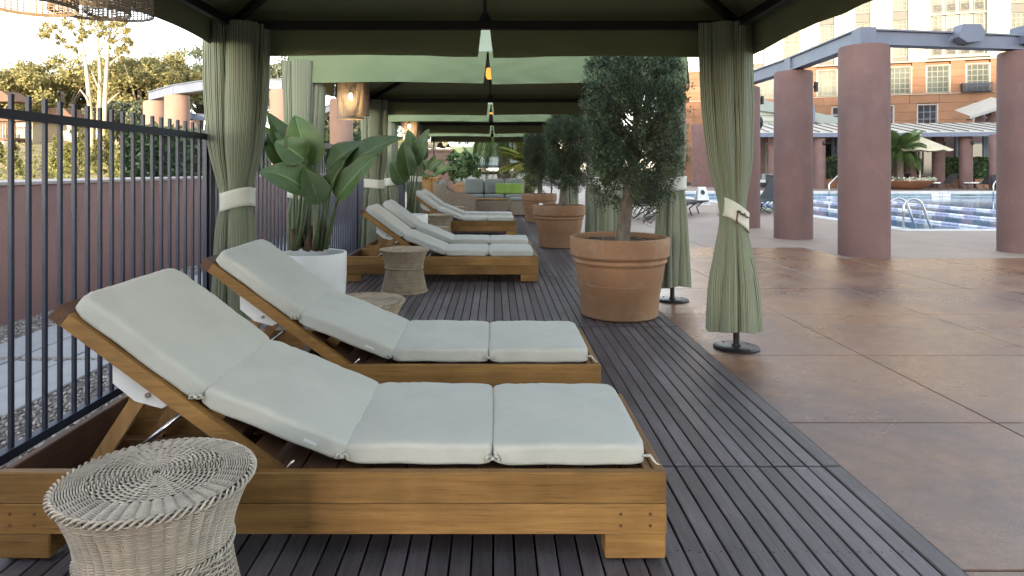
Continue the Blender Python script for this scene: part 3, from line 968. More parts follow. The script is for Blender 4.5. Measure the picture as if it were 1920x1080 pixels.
def make_lounger(label):
    c = thing('sun_lounger', label, 'sun lounger', (0,0,0), 0, 'teak sun loungers in pairs under the cabanas')
    W, Lg, zt, zb = .72, 2.045, .276, .088
    for y0, y1 in ((0,.032),(W-.032,W)):
        cpiece('side_plank', 0, Lg, y0, y1, zb, .1795, .0022, TEAK[0], c)
        cpiece('side_plank', 0, Lg, y0+.0006, y1-.0006, .180, zt, .0032, TEAK[0], c)
    gp = G()
    for x in (.045,.12,Lg-.14,Lg-.05):
        for z in (.115,.15): gp.tube([(x,-.0012,z),(x,.002,z)], .0055, 8)
    tag(build('wood_plugs', gp, TEAK_DARKX, c), kind='stuff')
    cpiece('head_board', .0015, .03, .0325, W-.0325, zb+.002, zt+.001, .004, TEAK_DARK, c)
    cpiece('foot_board', Lg-.031, Lg-.0015, .0325, W-.0325, zb+.002, zt+.002, .004, TEAK[1], c)
    for x0, x1 in ((.004,.165),(Lg-.187,Lg-.002)):
        for y0, y1 in ((.002,.085),(W-.085,W-.002)):
            cpiece('foot', x0, x1, y0, y1, .012, zb-.0015, .004, TEAK[0], c)
    gw_ = G()
    for x in (.07, Lg-.09):
        for y in (.045, W-.045): gw_.tube([(x,y-.012,.014),(x,y+.012,.014)], .013, 10)
    build('castor', gw_, WHITEPLATE, c)
    # slats of the flat bed and inner ledges
    x = .80
    while x < Lg-.04:
        x1 = min(x+.112, Lg-.034)
        cpiece('slat', x, x1-.006, .034, W-.034, .236, .256, .003, TEAK_DARK, c); x += .112
    cpiece('ledge', Lg-.060, Lg-.0325, .034, W-.034, .2565, .268, .003, TEAK[1], c)
    cpiece('floor_rail', .032, .79, .08, .13, .10, .14, .003, TEAK_DARKX, c)
    cpiece('floor_rail', .032, .79, W-.13, W-.08, .10, .14, .003, TEAK_DARKX, c)
    cpiece('cross_rail', .50, .56, .034, W-.034, .145, .235, .003, TEAK_DARK, c)
    # raised back
    a, b = Vector((.172,0,.738)), Vector((.845,0,.242))
    d = (b-a).normalized(); up = Vector((-d.z,0,d.x)) if d.x < 0 else Vector((-d.z,0,d.x))
    bk = obj('backrest', None, c)
    for y in (.062, W-.062):
        build('back_rail', G().bar(a+Vector((0,y,0)), b+Vector((0,y,0)), .034, .046), TEAK[0], bk)
    build('head_rail', G().bar(a+Vector((0,.044,0))-d*.010, a+Vector((0,W-.044,0))-d*.010, .044, .048, tuple(up)), TEAK_DARK, bk)
    for i in range(6):
        p = a+(b-a)*((i+.7)/6.3)+up*.012
        build('back_slat', G().bar(p+Vector((0,.08,0)), p+Vector((0,W-.08,0)), .075, .018, tuple(up)), TEAK_DARK, bk)
    # props that hold the back up
    m = a+(b-a)*.36
    for y in (.098, W-.098):
        build('prop', G().bar(m+Vector((.02,y,-.02)), Vector((.165,y,.125)), .026, .046, (1,0,.6)), TEAK[2], c)
        pl = build('bracket', G().prism([(m.x-.10,m.z+.055),(m.x+.11,m.z-.085),(m.x+.055,m.z-.115),(m.x-.03,m.z-.092),(m.x-.10,m.z-.035)], 1, y-.022, y-.016), WHITEPLATE, c)
        build('bolt', G().tube([(m.x+.012,y-.022,m.z-.072),(m.x+.012,y-.028,m.z-.072)], .0085, 10), BOLT, pl)
    build('stay_rod', G().tube([(.50,.16,.40),(.17,.30,.14)], .008, 8), STEEL, c, True)
    build('hinge_pin', G().tube([(.84,.03,.258),(.84,.075,.258)], .009, 8).tube([(.90,.034,.30),(.862,.034,.258)], .004, 6), STEEL, c, True)
    return c

PADS = []
for i in range(4):
    (x0,z0),(x1,z1) = CP[i], CP[i+1]
    L = math.hypot(x1-x0, z1-z0)
    PADS.append((pad_mesh(L+.006, PADW, PADT, 'pad'), (x0+x1)/2, (z0+z1)/2, math.atan2(z0-z1, x1-x0)))
def make_cushion(label):
    c = thing('lounger_cushion', label, 'cushion', (0,0,0), 0, 'pale sage lounger cushions')
    for me, x, z, a in PADS:
        n = Vector((math.sin(a),0,math.cos(a)))
        p = Vector((x,.055+PADW/2,z))+n*(PADT/2)
        obj('pad', me, c, p, (0,a,0))
    for (x, z) in CP[1:4]:
        g = G()
        for s in (-1,1):
            g.tube([(x,.062,z+.028),(x+s*.014,.050,z+.035),(x+s*.022,.053,z+.022),(x+s*.008,.056,z+.022)], [.004,.0055,.004,.003], 6)
        g.tube([(x-.006,.05,z+.028),(x+.006,.05,z+.028)], .006, 6)
        build('tie', g, CUSHION, c, True)
    g = G()
    x, z = CP[4]
    g.tube([(x-.01,.066,z+.03),(x+.012,.052,z+.036),(x+.03,.05,z+.012),(x+.045,.052,z+.006)], [.004,.005,.003,.0015], 6)
    build('tie', g, CUSHION, c, True)
    (x0,z0),(x1,z1) = CP[1], CP[2]
    a = math.atan2(z0-z1, x1-x0)
    t = build('care_tag', G().box(-.022,.022,-.0015,.0015,-.004,.004), WHITEPLATE, c, loc=(x0+(x1-x0)*.78,.053,z0+(z1-z0)*.78+.03), rot=(0,a,0))
    return c
spots = [(-1.522,2.035), (-1.545,3.15), (-1.585,7.08), (-1.585,8.16), (-1.66,12.02), (-1.66,13.10)]
ln = ['nearest teak lounger, filling the foreground beside the large wicker stool',
      'second nearest teak lounger, mostly hidden behind the first',
      'third teak lounger from the front, its whole long side visible',
      'fourth teak lounger, directly behind the third',
      'fifth teak lounger, front one of the farthest pair',
      'sixth and farthest teak lounger, before the wicker armchair']
cn = ['folded sage cushion on the nearest lounger', 'folded sage cushion on the second nearest lounger',
      'sage cushion on the third lounger from the front', 'sage cushion on the fourth lounger, behind the third',
      'sage cushion on the fifth lounger, front of the farthest pair', 'sage cushion on the sixth and farthest lounger']
L0 = make_lounger(ln[0]); C0 = make_cushion(cn[0])
for i, (x, y) in enumerate(spots):
    if i == 0:
        L0.location = (x,y,0.001); C0.location = (x,y,0.001)
    else:
        dup(L0, (x,y,.001), None, ln[i]); dup(C0, (x,y,.001), None, cn[i])

# ================================================================== WICKER STOOLS
def stool_meshes():
    zz = [0,.05,.12,.18,.24,.30,.36,.40,.42]; rr = [.236,.226,.209,.197,.191,.201,.224,.243,.250]
    pf = np.polyfit(zz, rr, 5)
    prof = lambda z: np.polyval(pf, z)
    Vs, Qs = [], []; base = [0]
    def ring(P, Nn, Bn, r):
        m = len(P); n = 4
        ang = np.arange(n)*2*np.pi/n+.4
        V = P[:,None,:]+r*(np.cos(ang)[None,:,None]*Nn[:,None,:]+np.sin(ang)[None,:,None]*Bn[:,None,:])
        idx = base[0]+np.arange(m*n).reshape(m,n)
        nx_ = np.roll(idx,-1,0)
        q = np.stack([idx, np.roll(idx,-1,1), np.roll(nx_,-1,1), nx_],-1).reshape(-1,4)
        Vs.append(V.reshape(-1,3)); Qs.append(q); base[0] += m*n
    NS = 44; m = NS*4
    th = np.arange(m)*2*np.pi/m
    er = np.stack([np.cos(th),np.sin(th),np.zeros(m)],1); ez = np.tile([0,0,1.],(m,1))
    z = .006; row = 0
    while z < .405:
        if abs(z-.235) > .010:
            if z > .235: off = .0062*np.abs(np.sin(NS*th/2))-.001
            else: off = .0032*np.cos(NS*th/2+math.pi*row)
            Rr = prof(z)+off
            ring(np.stack([Rr*np.cos(th),Rr*np.sin(th),np.full(m,z)],1), er, ez, .0030)
        z += .0069; row += 1
    for zc, Rc, amp, kk in ((.235,.196,.006,26),(.408,.2505,.0085,24),(.006,.240,.006,26)):
        for s in range(3):
            ph = s*2*math.pi/3
            Rr = Rc+amp*np.cos(kk*th+ph); zr = zc+amp*np.sin(kk*th+ph)
            ring(np.stack([Rr*np.cos(th),Rr*np.sin(th),zr],1), er, ez, .0042)
    r = .016; row = 0
    while r < .246:
        ns = 22 if r < .10 else 44
        dome = .422-.010*(r/.25)**3
        off = .0032*np.cos(ns*th/2+math.pi*(row//1)) if r < .17 else .0055*np.abs(np.sin(ns*th/2))-.001
        ring(np.stack([r*np.cos(th),r*np.sin(th),dome+off],1), er, ez, .0029)
        r += .0066; row += 1
    V = np.concatenate(Vs); Q = np.concatenate(Qs)
    near = np_mesh('woven_body', V, Q, WICKER_NEAR, True)
    far = near.copy(); far.materials.clear(); far.materials.append(WICKER)
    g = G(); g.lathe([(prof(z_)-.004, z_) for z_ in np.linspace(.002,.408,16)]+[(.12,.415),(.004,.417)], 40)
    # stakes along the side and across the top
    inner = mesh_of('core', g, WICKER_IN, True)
    g = G()
    for i in range(NS):
        a = (i)*2*math.pi/NS
        g.tube([((prof(z_)+.0005)*math.cos(a),(prof(z_)+.0005)*math.sin(a),z_) for z_ in np.linspace(.003,.41,12)], .0026, 4)
    stakes = mesh_of('stake', g, WICKER, True)
    return near, far, inner, stakes
ST_NEAR, ST_FAR, ST_IN, ST_STK = stool_meshes()
def stool(x, y, s, label, near=False):
    c = thing('wicker_stool', label, 'stool', (x,y,.001), random.uniform(0,1), 'hourglass wicker stools beside the loungers')
    obj('woven_body', ST_NEAR if near else ST_FAR, c); obj('core', ST_IN, c); obj('stakes', ST_STK, c)
    c.scale = (s[0],s[0],s[1])
stool(-.868, 1.715, (.925,1.0), 'large pale wicker stool in the bottom left corner, closest to the camera', True)
stool(-.79, 4.02, (.95,1.0), 'wicker stool half hidden behind the second lounger cushion')
stool(-.895, 6.60, (.94,1.0), 'tan hourglass stool standing in front of the third lounger')
stool(-.86, 9.12, (.9,1.0), 'wicker stool peeking out behind the fourth lounger')
stool(-.95, 11.62, (.9,1.0), 'wicker stool in front of the fifth lounger near the far white planter')
stool(-.86, 14.1, (.9,1.0), 'far wicker stool behind the sixth lounger, before the armchair')

# ================================================================== PLANTERS AND PLANTS
def white_planter(x, y, r, h, label):
    c = thing('white_planter', label, 'planter', (x,y,.001), 0, 'round white planters between the cabanas')
    build('pot', G().lathe([(r*.90,0),(r*.93,.02),(r*.99,h*.6),(r,h-.012),(r*.985,h),(r*.92,h-.002),(r*.90,h-.02),(r*.89,h-.09)], 48, cap=True), WHITEGLAZE, c, ang=50)
    build('soil', G().lathe([(r*.9,h-.075),(r*.5,h-.055),(.01,h-.05)], 32), SOIL, c, True)
white_planter(-1.535, 5.66, .275, .50, 'white round planter behind the second lounger, holding the big leafy plant')
white_planter(-1.29, 10.45, .245, .50, 'farther white round planter beside the fifth lounger')

def strel_leaf(base, tip, W, face, bend=.1, fold=.25, ripple=.01):
    """broad paddle leaf from base to tip whose upper side looks along face"""
    base, tip, face = Vector(base), Vector(tip), Vector(face)
    ax = tip-base; L = ax.length; ax.normalize()
    n = (face-ax*face.dot(ax)).normalized(); s = ax.cross(n)
    nu, nv = 12, 22
    g = G(); uv = []
    ph = random.uniform(0,6)
    for j in range(nv+1):
        t = j/nv
        w = W*.5*(math.sin(math.pi*min(1,t**.72*.97+.03)))**.62*(1-.25*t)
        mid = base+ax*(t*L)+n*(bend*L*4*t*(1-t)) - Vector((0,0,1))*(.04*L*t*t)
        for i in range(nu+1):
            u = i/nu*2-1
            up = fold*abs(u)*w*1.2+ripple*math.sin(9*t+ph+2*u)*abs(u)
            q = mid+s*(u*w)+n*up
            g.v.append(tuple(q)); uv.append((i/nu, t))
    for j in range(nv):
        for i in range(nu):
            a = j*(nu+1)+i
            g.f.append((a,a+1,a+nu+2,a+nu+1))
    me = mesh_of('leaf', g, STREL, True, False)
    ul = me.uv_layers.new(name='UVMap')
    for lp in me.loops: ul.data[lp.index].uv = uv[lp.vertex_index]
    return me

def strelitzia(label, origin, leaves, name='bird_of_paradise'):
    c = thing(name, label, 'plant', origin)
    o = Vector(origin)
    for (root, b, t, W, face, bend, fold) in leaves:
        me = strel_leaf(Vector(b)-o, Vector(t)-o, W, face, bend, fold)
        lf = obj('leaf', me, c)
        r0 = Vector(root)-o; b0 = Vector(b)-o
        mid = r0.lerp(b0,.5)+Vector((0,0,.03))
        q1 = r0.lerp(b0,.25)+Vector((0,0,.03))
        build('stalk', G().tube([r0,q1,mid,b0,b0+(Vector(t)-Vector(b))*.25], [.020,.017,.012,.008,.004], 8), PETIOLE, c, True)
    return c
D = 5.66
rt = lambda x: at(x, 466, D)
def lf(rx, bx, by, tx, ty, W, face, bend=.06, fold=.3, dd=0, td=0):
    return (rt(rx)+Vector((0,dd*.3,0)), at(bx,by,D+dd), at(tx,ty,D+dd+td), W, face, bend, fold)
strelitzia('large bird of paradise with broad glossy leaves in the nearer white planter', at(588,466,D), [
    lf(560, 578,312, 553,212, .36, (.35,-1,.25), .10, .30, .05),     # tall pale upright
    lf(566, 592,300, 556,216, .34, (1,.2,.3), .05, .25, .16),
    lf(548, 552,330, 492,232, .34, (.5,-.7,.8), -.03, .3, .1),
    lf(552, 556,322, 500,205, .36, (.8,-.5,.5), .02, .3, .22),
    lf(556, 572,300, 516,262, .28, (.1,-1,.4), .12, .25, -.06),
    lf(560, 580,362, 484,318, .34, (.05,-.75,.75), .16, .28, -.12, .02),
    lf(596, 600,382, 572,308, .26, (.5,-1,.2), -.03, .35, -.1),
    lf(604, 606,380, 648,292, .18, (-.6,-1,.3), .02, .5, -.05),
    lf(608, 614,318, 682,262, .26, (-.45,-.8,.45), .06, .3, .06),
    lf(612, 632,372, 708,284, .26, (-.5,-.9,.3), .04, .25, -.12),
    lf(612, 650,316, 757,252, .26, (-.35,-.85,.55), .08, .28, -.02, .1),
    lf(606, 622,330, 712,286, .20, (-.3,-.8,.6), .07, .4, .14),
])
g = G()
for x0, x1, y1 in ((553,548,430),(574,582,424),(590,600,414),(600,604,424),(582,566,440)):
    p = at(x0,470,D); q = at(x1,y1,D)
    g.tube([p, p.lerp(q,.5)+Vector((.01,0,0)), q], [.032,.028,.018], 9)
o_ = thing('dry_stalk_base', 'brown fibrous stalk bases rising from the nearer white planter', 'plant stem')
build('sheath', g, DRYSTALK, o_, True)
D2 = 10.45
def lf2(rx, bx, by, tx, ty, W, face, bend=.05, fold=.3, dd=0):
    return (at(rx,400,D2), at(bx,by,D2+dd), at(tx,ty,D2+dd), W, face, bend, fold)
strelitzia('upright bird of paradise in the farther white planter', at(773,402,D2), [
    lf2(770, 778,312, 805,238, .34, (-.6,-1,.1), .03, .25),
    lf2(768, 773,310, 765,240, .34, (.6,-1,.2), .05, .3, .1),
    lf2(764, 768,330, 758,262, .36, (-.2,-1,.2), .05, .25, -.1),
    lf2(758, 756,345, 733,302, .34, (.3,-1,.3), .08, .2, -.05),
    lf2(766, 762,320, 748,280, .2, (.5,-.8,.3), .05, .3, .05),
    lf2(774, 786,300, 796,262, .26, (.9,-.6,.2), .03, .3, .15),
])

# ---- terracotta pots with junipers
def pot_mesh():
    r, h = .41, .65
    pr = [(.0,0),(.300,0),(.318,.012),(.330,.18),(.333,.186),(.333,.192),(.3365,.198),(.346,.268),(.3485,.272),(.3485,.279),(.352,.284),
          (.372,.425),(.383,.440),(.392,.452),(.386,.466),(.383,.476),(.400,.490),(.410,.505),(.412,.56),(.415,.63),(.411,.645),(.398,.65),(.382,.645),(.378,.56),(.3,.555)]
    return smooth_by_angle(mesh_of('pot', G().lathe(pr[1:], 64), TERRA), 28)
POTM = pot_mesh()
SOILM = mesh_of('soil', G().lathe([(.385,.595),(.25,.605),(.08,.612),(.01,.615)], 40), SOIL, True)
def pebbles(rad, z, n, mat, nm):
    g = G()
    for _ in range(n):
        a, r = random.uniform(0,6.28), rad*math.sqrt(random.random())
        s = random.uniform(.005,.012)
        g.lathe([(s*.6,z),(s,z+s*.5),(s*.4,z+s)], 5, r*math.cos(a), r*math.sin(a))
    return mesh_of(nm, g, mat, True)
CHIPS = pebbles(.36,.604,420, M('bark_chips',(.14,.10,.075),(.05,.04,.03), scale=3, rough=.9, island=.6), 'mulch')

def juniper(x, y, z0, lean, cz, rx, rz, cx, seed, label, dry=.25, gap=True):
    rr = random.Random(seed)
    c = thing('potted_juniper', label, 'tree', (x,y,z0), 0, 'junipers in terracotta pots')
    top = cz+rz*.85
    spine = [Vector((0,0,0)),Vector((lean*.30,0,cz*.30)),Vector((lean*.72,.01,cz*.55)),Vector((lean*.95,.0,cz*.8)),Vector((cx,0,cz*1.1)),Vector((cx*.9,0,top))]
    build('trunk', G().tube([Vector((-.01,0,-.05))]+spine, [.074,.062,.052,.047,.038,.026,.008], 12), BARK, c, True)
    g = G(); tips = []
    nbr = 46
    for i in range(nbr):
        t = .28+.7*(i/nbr)
        k = t*(len(spine)-1); a0 = min(int(k), len(spine)-2)
        p = spine[a0].lerp(spine[a0+1], k-a0)
        if p.z < cz-rz*.95: p.z = cz-rz*.8
        th = i*2.4+rr.uniform(-.4,.4)
        zz = max(-.95,min(.95,(p.z-cz)/rz+.25))
        ln_ = rx*math.sqrt(max(.10,1-abs(zz)**3.2))*rr.uniform(.75,1.08)
        q = Vector((cx+math.cos(th)*ln_, math.sin(th)*ln_*.9, cz+zz*rz+rr.uniform(-.03,.06)))
        mid = p.lerp(q,.5)+Vector((0,0,.03))
        g.tube([p, mid, q], [.013,.009,.003], 5)
        tips.append((p, mid, q))
    build('branch', g, BARK, c, True)
    cen, rad = [], []
    for p, mid, q in tips:
        for t in (.45,.62,.78,.9,1.0):
            w = p.lerp(mid,t*2) if t < .5 else mid.lerp(q,(t-.5)*2)
            for _ in range(4):
                cen.append(w+Vector((rr.gauss(0,.04),rr.gauss(0,.04),rr.gauss(0,.05)))); rad.append(rr.uniform(.030,.062))
    # outer shell of sprigs with an uneven outline
    for _ in range(600):
        u = rr.uniform(-1,1); th = rr.uniform(0,6.28)
        s = math.sqrt(1-abs(u)**3.2)
        lump = 1+.09*math.sin(3*th+seed)+.09*math.sin(5*u+2*th)+rr.gauss(0,.05)
        if gap and -.55 < u < .05 and math.sin(th) < -.2 and abs(math.cos(th)) < .42 and rr.random() < .85: continue
        cen.append(Vector((cx+rx*s*math.cos(th)*lump, rx*.92*s*math.sin(th)*lump, cz+rz*u*lump))); rad.append(rr.uniform(.035,.07))
    P = clump_points([tuple(q) for q in cen], rad, 40)
    Pc = np.repeat(0,1)
    A = P-np.array([cx,0,cz-rz*.3]); A /= np.linalg.norm(A,axis=1)[:,None]; A = A+rng.normal(size=A.shape)*.8
    isdry = (np.linalg.norm((P-np.array([cx,0,cz]))/np.array([rx,rx,rz]),axis=1) < .72) & (rng.random(len(P)) < dry*2.2)
    isdry |= (P[:,0] > cx+.1) & (P[:,2] < cz+.1) & (rng.random(len(P)) < dry)
    obj('crown', leaf_mesh('crown', P[~isdry], .030, JUNIPER, .30, .3, A[~isdry]), c)
    obj('dry_foliage', leaf_mesh('dry_foliage', P[isdry], .026, JUNIPER_DRY, .30, .1, A[isdry]), c)
    # pale cones
    g = G()
    for _ in range(26):
        i = rr.randrange(len(cen)); q = cen[i]
        g.lathe([(.003,q.z-.007),(.008,q.z),(.003,q.z+.007)], 6, q.x, q.y)
    build('cone', g, M('pale_cone_%d' % seed, (.42,.38,.30)), c, True)
    return c
potpos = [(1.03,5.53),(1.0,10.42),(1.01,15.3)]
pl_ = ['largest terracotta pot, closest of the three, at the deck edge', 'middle terracotta pot with a pale stone on its rim', 'farthest terracotta pot, partly hidden by the middle one']
for (x,y), l_ in zip(potpos, pl_):
    c = thing('terracotta_pot', l_, 'pot', (x,y,.002), random.uniform(0,6), 'terracotta pots along the deck edge')
    obj('pot', POTM, c); obj('soil', SOILM, c); obj('mulch', CHIPS, c)
    c.scale = (.985,.985,1.0)
juniper(1.05,5.53,.60, .13, 1.02, .365, .70, .12, 31, 'tall potted juniper with leaning trunk, closest and largest of three', .18)
juniper(1.05,10.42,.60, .05, .98, .315, .66, .09, 32, 'middle potted juniper with brown dry patches', .5, False)
juniper(1.03,15.3,.60, .02, .93, .37, .70, .0, 33, 'farthest potted juniper at the deck edge', .4, False)
st_ = build('pale_stone', G().lathe([(.004,0),(.03,.008),(.036,.022),(.024,.038),(.004,.044)], 14), WHITEGLAZE, None, True, loc=(.70,10.20,.648))
tag(st_, 'small pale stone lying on the rim of the middle terracotta pot', 'stone')

# ================================================================== POOL PERGOLA (right)
pg = thing('pool_pergola', 'row of thick mauve columns carrying a blue-grey beam beside the pool', 'pergola')
cols = [(5.2,9.42,.33),(5.29,11.85,.322),(5.25,14.1,.325),(7.80,9.85,.33),(10.4,10.9,.33)]
for x, y, r in cols:
    build('column', G().lathe([(r,TZ-.02),(r,.02),(r*.998,1.5),(r*.99,2.90),(r*.95,2.93),(r*.6,2.94)], 48, x, y), STUCCO, pg, ang=40)
def beam(a, b, z0, z1, w, par):
    a, b = Vector((*a,(z0+z1)/2)), Vector((*b,(z0+z1)/2))
    o = build('beam', G().bar(a, b, w, z1-z0), BEAMPAINT, par)
    d = (b-a).normalized()
    build('beam_flange', G().bar(a+Vector((0,0,(z1-z0)/2+.013)), b+Vector((0,0,(z1-z0)/2+.013)), w+.07, .022).bar(a-Vector((0,0,(z1-z0)/2+.011)), b-Vector((0,0,(z1-z0)/2+.011)), w+.04, .02), BEAMPAINT, o)
    return o
ch = cols[:3]
for (x0,y0,_),(x1,y1,_) in zip(ch, ch[1:]):
    beam((x0,y0+.08),(x1,y1-.02), 2.97, 3.16, .16, pg)
beam((5.28,9.42),(7.72,9.82), 2.97, 3.14, .16, pg)
beam((7.88,9.88),(10.4,10.9), 2.97, 3.14, .16, pg)
for x, y, _ in cols[:4]:
    build('joint_plate', G().box(x-.11,x+.11,y-.12,y+.12,2.945,3.185), BEAMPAINT, pg)
build('bracket', G().box(7.62,7.80,9.62,9.72,3.02,3.14).box(7.7,8.0,9.7,10.0,3.19,3.30), BEAMPAINT, pg)
gl = thing('flood_light', 'blue-grey wedge flood light housing mounted on the pergola beam', 'light')
build('housing', G().prism([(6.56,3.24),(6.80,3.24),(6.885,3.13),(6.82,3.0),(6.62,2.985),(6.5,3.06)], 1, 9.36, 9.55), BEAMPAINT, gl)
build('mount', G().tube([(6.5,9.6,3.05),(6.58,9.48,3.10)], .05, 10), BEAMPAINT, gl)
for i, (px_, py_, d_) in enumerate(((1530,163,11.85),(1429,188,14.1))):
    p = at(px_, py_, d_)
    w = thing('wall_lamp', ('black cylinder lamp on the second mauve column' if i == 0 else 'black cylinder lamp on the mauve column next to the striped curtain'), 'lamp', p, 0, 'black cylinder lamps on columns')
    build('cylinder', G().lathe([(.036,-.085),(.036,.085)], 14), BLACKMETAL, w, ang=40)
    build('arm', G().tube([(-.10,0,0),(-.02,0,0)], .012, 8), BLACKMETAL, w)
sp = thing('round_speaker', 'round black speaker on the side of the far mauve column by the curtain', 'speaker', at(1424,230,14.3))
build('case', G().tube([(-.05,0,0),(.02,0,0),(.045,0,0)], [.13,.13,.09], 20), BLACKMETAL, sp, True)

# ---- pool rails
def rail(p0, w, h, label, sx=1):
    c = thing('pool_rail', label, 'handrail', p0, 0, 'steel pool handrails')
    pts = [(0,0,-.02),(0,0,h*.66)]
    for a in np.linspace(180,35,8):
        pts.append((sx*(w*.30+w*.30*math.cos(R(a))), 0, h*.66+h*.34*math.sin(R(a))))
    pts += [(sx*w,0,-.35)]
    build('pipe', G().tube(pts, .024, 10), STEEL, c, True)
    build('flange', G().lathe([(.06,.004),(.06,.018),(.03,.024)], 16), STEEL, c, True)
rail((8.20,13.92,0), .68, .60, 'steel pool rail, left one of the near pair')
rail((8.33,13.62,0), .68, .60, 'steel pool rail, right one of the near pair')
def slope_rail(x, y, label):
    c = thing('pool_rail', label, 'handrail', (x,y,0), 0, 'steel pool handrails')
    build('pipe', G().tube([(0,-.3,-.5),(0,-.3,.35),(.05,-.28,.45),(.95,.1,1.12),(1.05,.15,1.12),(1.1,.2,1.0),(1.1,.2,0)], .035, 8), STEEL, c, True)
slope_rail(18.35,37.0,'far pool rail, left one seen between the two big columns')
slope_rail(18.95,37.2,'far pool rail, right one seen between the two big columns')
slope_rail(27.3,36.9,'far pool rail at the right end of the pool by the wicker chair')

# ---- lane ropes
FW = M('white_lane_float', (.78,.78,.80), rough=.4); FB = M('lilac_lane_float', (.42,.42,.58), rough=.4)
fm = {}
for nm, mt in (('w',FW),('b',FB)):
    g = G()
    for i in range(4):
        y = -.35+.175*i
        g.tube([(0,y,0),(0,y+.02,0),(0,y+.14,0),(0,y+.165,0)], [.025,.043,.043,.025], 8)
    fm[nm] = mesh_of('float', g, mt, True)
for x, l_ in ((12.4,'lane rope of white and lilac floats closest to the near pool rails'),(15.0,'middle lane rope of white and lilac floats across the pool'),(17.9,'farthest lane rope of white and lilac floats')):
    c = thing('lane_rope', l_, 'lane rope', (x,13.6,WZ+.02), 0, 'floating lane ropes in the pool')
    build('cable', G().tube([(0,0,0),(0,23.3,0)], .012, 6), FW, c)
    for k in range(33):
        obj('float', fm['w' if (k//1) % 2 else 'b'], c, (0,.4+k*.7,0))

# ---- dark sling chaises
def chaise(loc, rotz, label, towel=False, grp='dark sling chaises round the pool'):
    c = thing('pool_chaise', label, 'chaise', loc, rotz, grp)
    build('seat', G().bar((.0,0,.34),(1.25,0,.36),.62,.03), DARKSLING, c)
    build('backrest', G().bar((1.25,0,.36),(1.72,0,.95),.62,.03), DARKSLING, c)
    for y in (-.31,.31):
        build('side_rail', G().tube([(-.02,y,.34),(1.25,y,.36),(1.74,y,.97)], .02, 6), BLACKMETAL, c)
        build('leg', G().tube([(.15,y,.34),(.38,y,.18),(.30,y,0)], .018, 6), BLACKMETAL, c)
        build('leg', G().tube([(1.55,y,.55),(1.72,y,.35),(2.0,y,0)], .018, 6), BLACKMETAL, c)
        build('leg', G().tube([(.95,y,.35),(.75,y,.2),(1.1,y,0)], .018, 6), BLACKMETAL, c)
    if towel:
        t = build('folded_towel', G().box(-.25,.25,-.28,.28,0,.07), WHITECUSH, None, loc=Vector(loc)+Matrix.Rotation(rotz,3,'Z')@Vector((.3,0,.39)), rot=(0,0,rotz))
        tag(t, 'folded white towel on the %s' % towel, 'towel', 'folded towels')
CH = [((26.1,40.2,TZ),R(8),'dark sling chaise with raised back under the cream umbrella','chaise under the cream umbrella'),
      ((28.4,40.2,TZ),R(8),'dark sling chaise right of the umbrella pole, back raised','chaise right of the umbrella'),
      ((24.6,42.4,TZ),R(8),'dark chaise behind the potted pool palm',None),
      ((22.6,41.5,TZ),R(8),'dark chaise left of the pool palm bowl',None)]
for l, r, t, tw in CH: chaise(l, r, t, tw)
for k in range(4):
    chaise((4.55+.42*k,16.6+.75*k,TZ), R(200), ['black folded-frame chaise nearest behind the second striped curtain','second black chaise in the row on the pale concrete','third black chaise in the row on the pale concrete','fourth black chaise in the row on the pale concrete'][k])
for k in range(3):
    chaise((6.4+.5*k,18.2+.8*k,TZ), R(20), ['black chaise seen between the two nearest right-hand curtains','black chaise behind the one seen between the right-hand curtains','black chaise farthest along the near side of the pool'][k])
sg = thing('folding_sign', 'white folding floor sign standing near the pool edge', 'sign', at(1320,385,18.6), .3)
build('panel', G().prism([(-.22,0),(.22,0),(.12,.52),(-.12,.52)], 1, -.012,.012), WHITEPLATE, sg, rot=(R(-12),0,0))
build('panel', G().prism([(-.22,0),(.22,0),(.12,.52),(-.12,.52)], 1, -.012,.012), WHITEPLATE, sg, loc=(0,.23,0), rot=(R(12),0,0))
build('print', G().lathe([(.07,0),(.07,.004)], 16), BLACKMETAL, sg, loc=(0,.058,.36), rot=(R(78),0,0))

# ---- cream umbrella
um = thing('pool_umbrella', 'open cream umbrella beside the pool palm', 'umbrella', (26.4,41.5,TZ))
build('pole', G().tube([(0,0,0),(0,0,3.2)], .035, 8), M('umbrella_pole',(.62,.55,.42)), um)
apx = Vector((0,0,3.28))
for k in range(8):
    a0, a1 = k*math.pi/4+.2, (k+1)*math.pi/4+.2
    p, q = Vector((1.75*math.cos(a0),1.75*math.sin(a0),2.42)), Vector((1.75*math.cos(a1),1.75*math.sin(a1),2.42))
    g = G(); nn = 6
    for r in range(nn+1):
        for s in range(nn+1):
            v = p.lerp(q,s/nn).lerp(apx,r/nn); v.z -= .09*math.sin(math.pi*s/nn)*(1-r/nn)
            g.v.append(tuple(v))
    for r in range(nn):
        for s in range(nn):
            a = r*(nn+1)+s; g.f.append((a,a+1,a+nn+2,a+nn+1))
    build('canopy_panel', g, UMBRELLA, um, True)
build('finial', G().lathe([(.05,3.26),(.06,3.34),(.01,3.46)], 8), UMBRELLA, um)

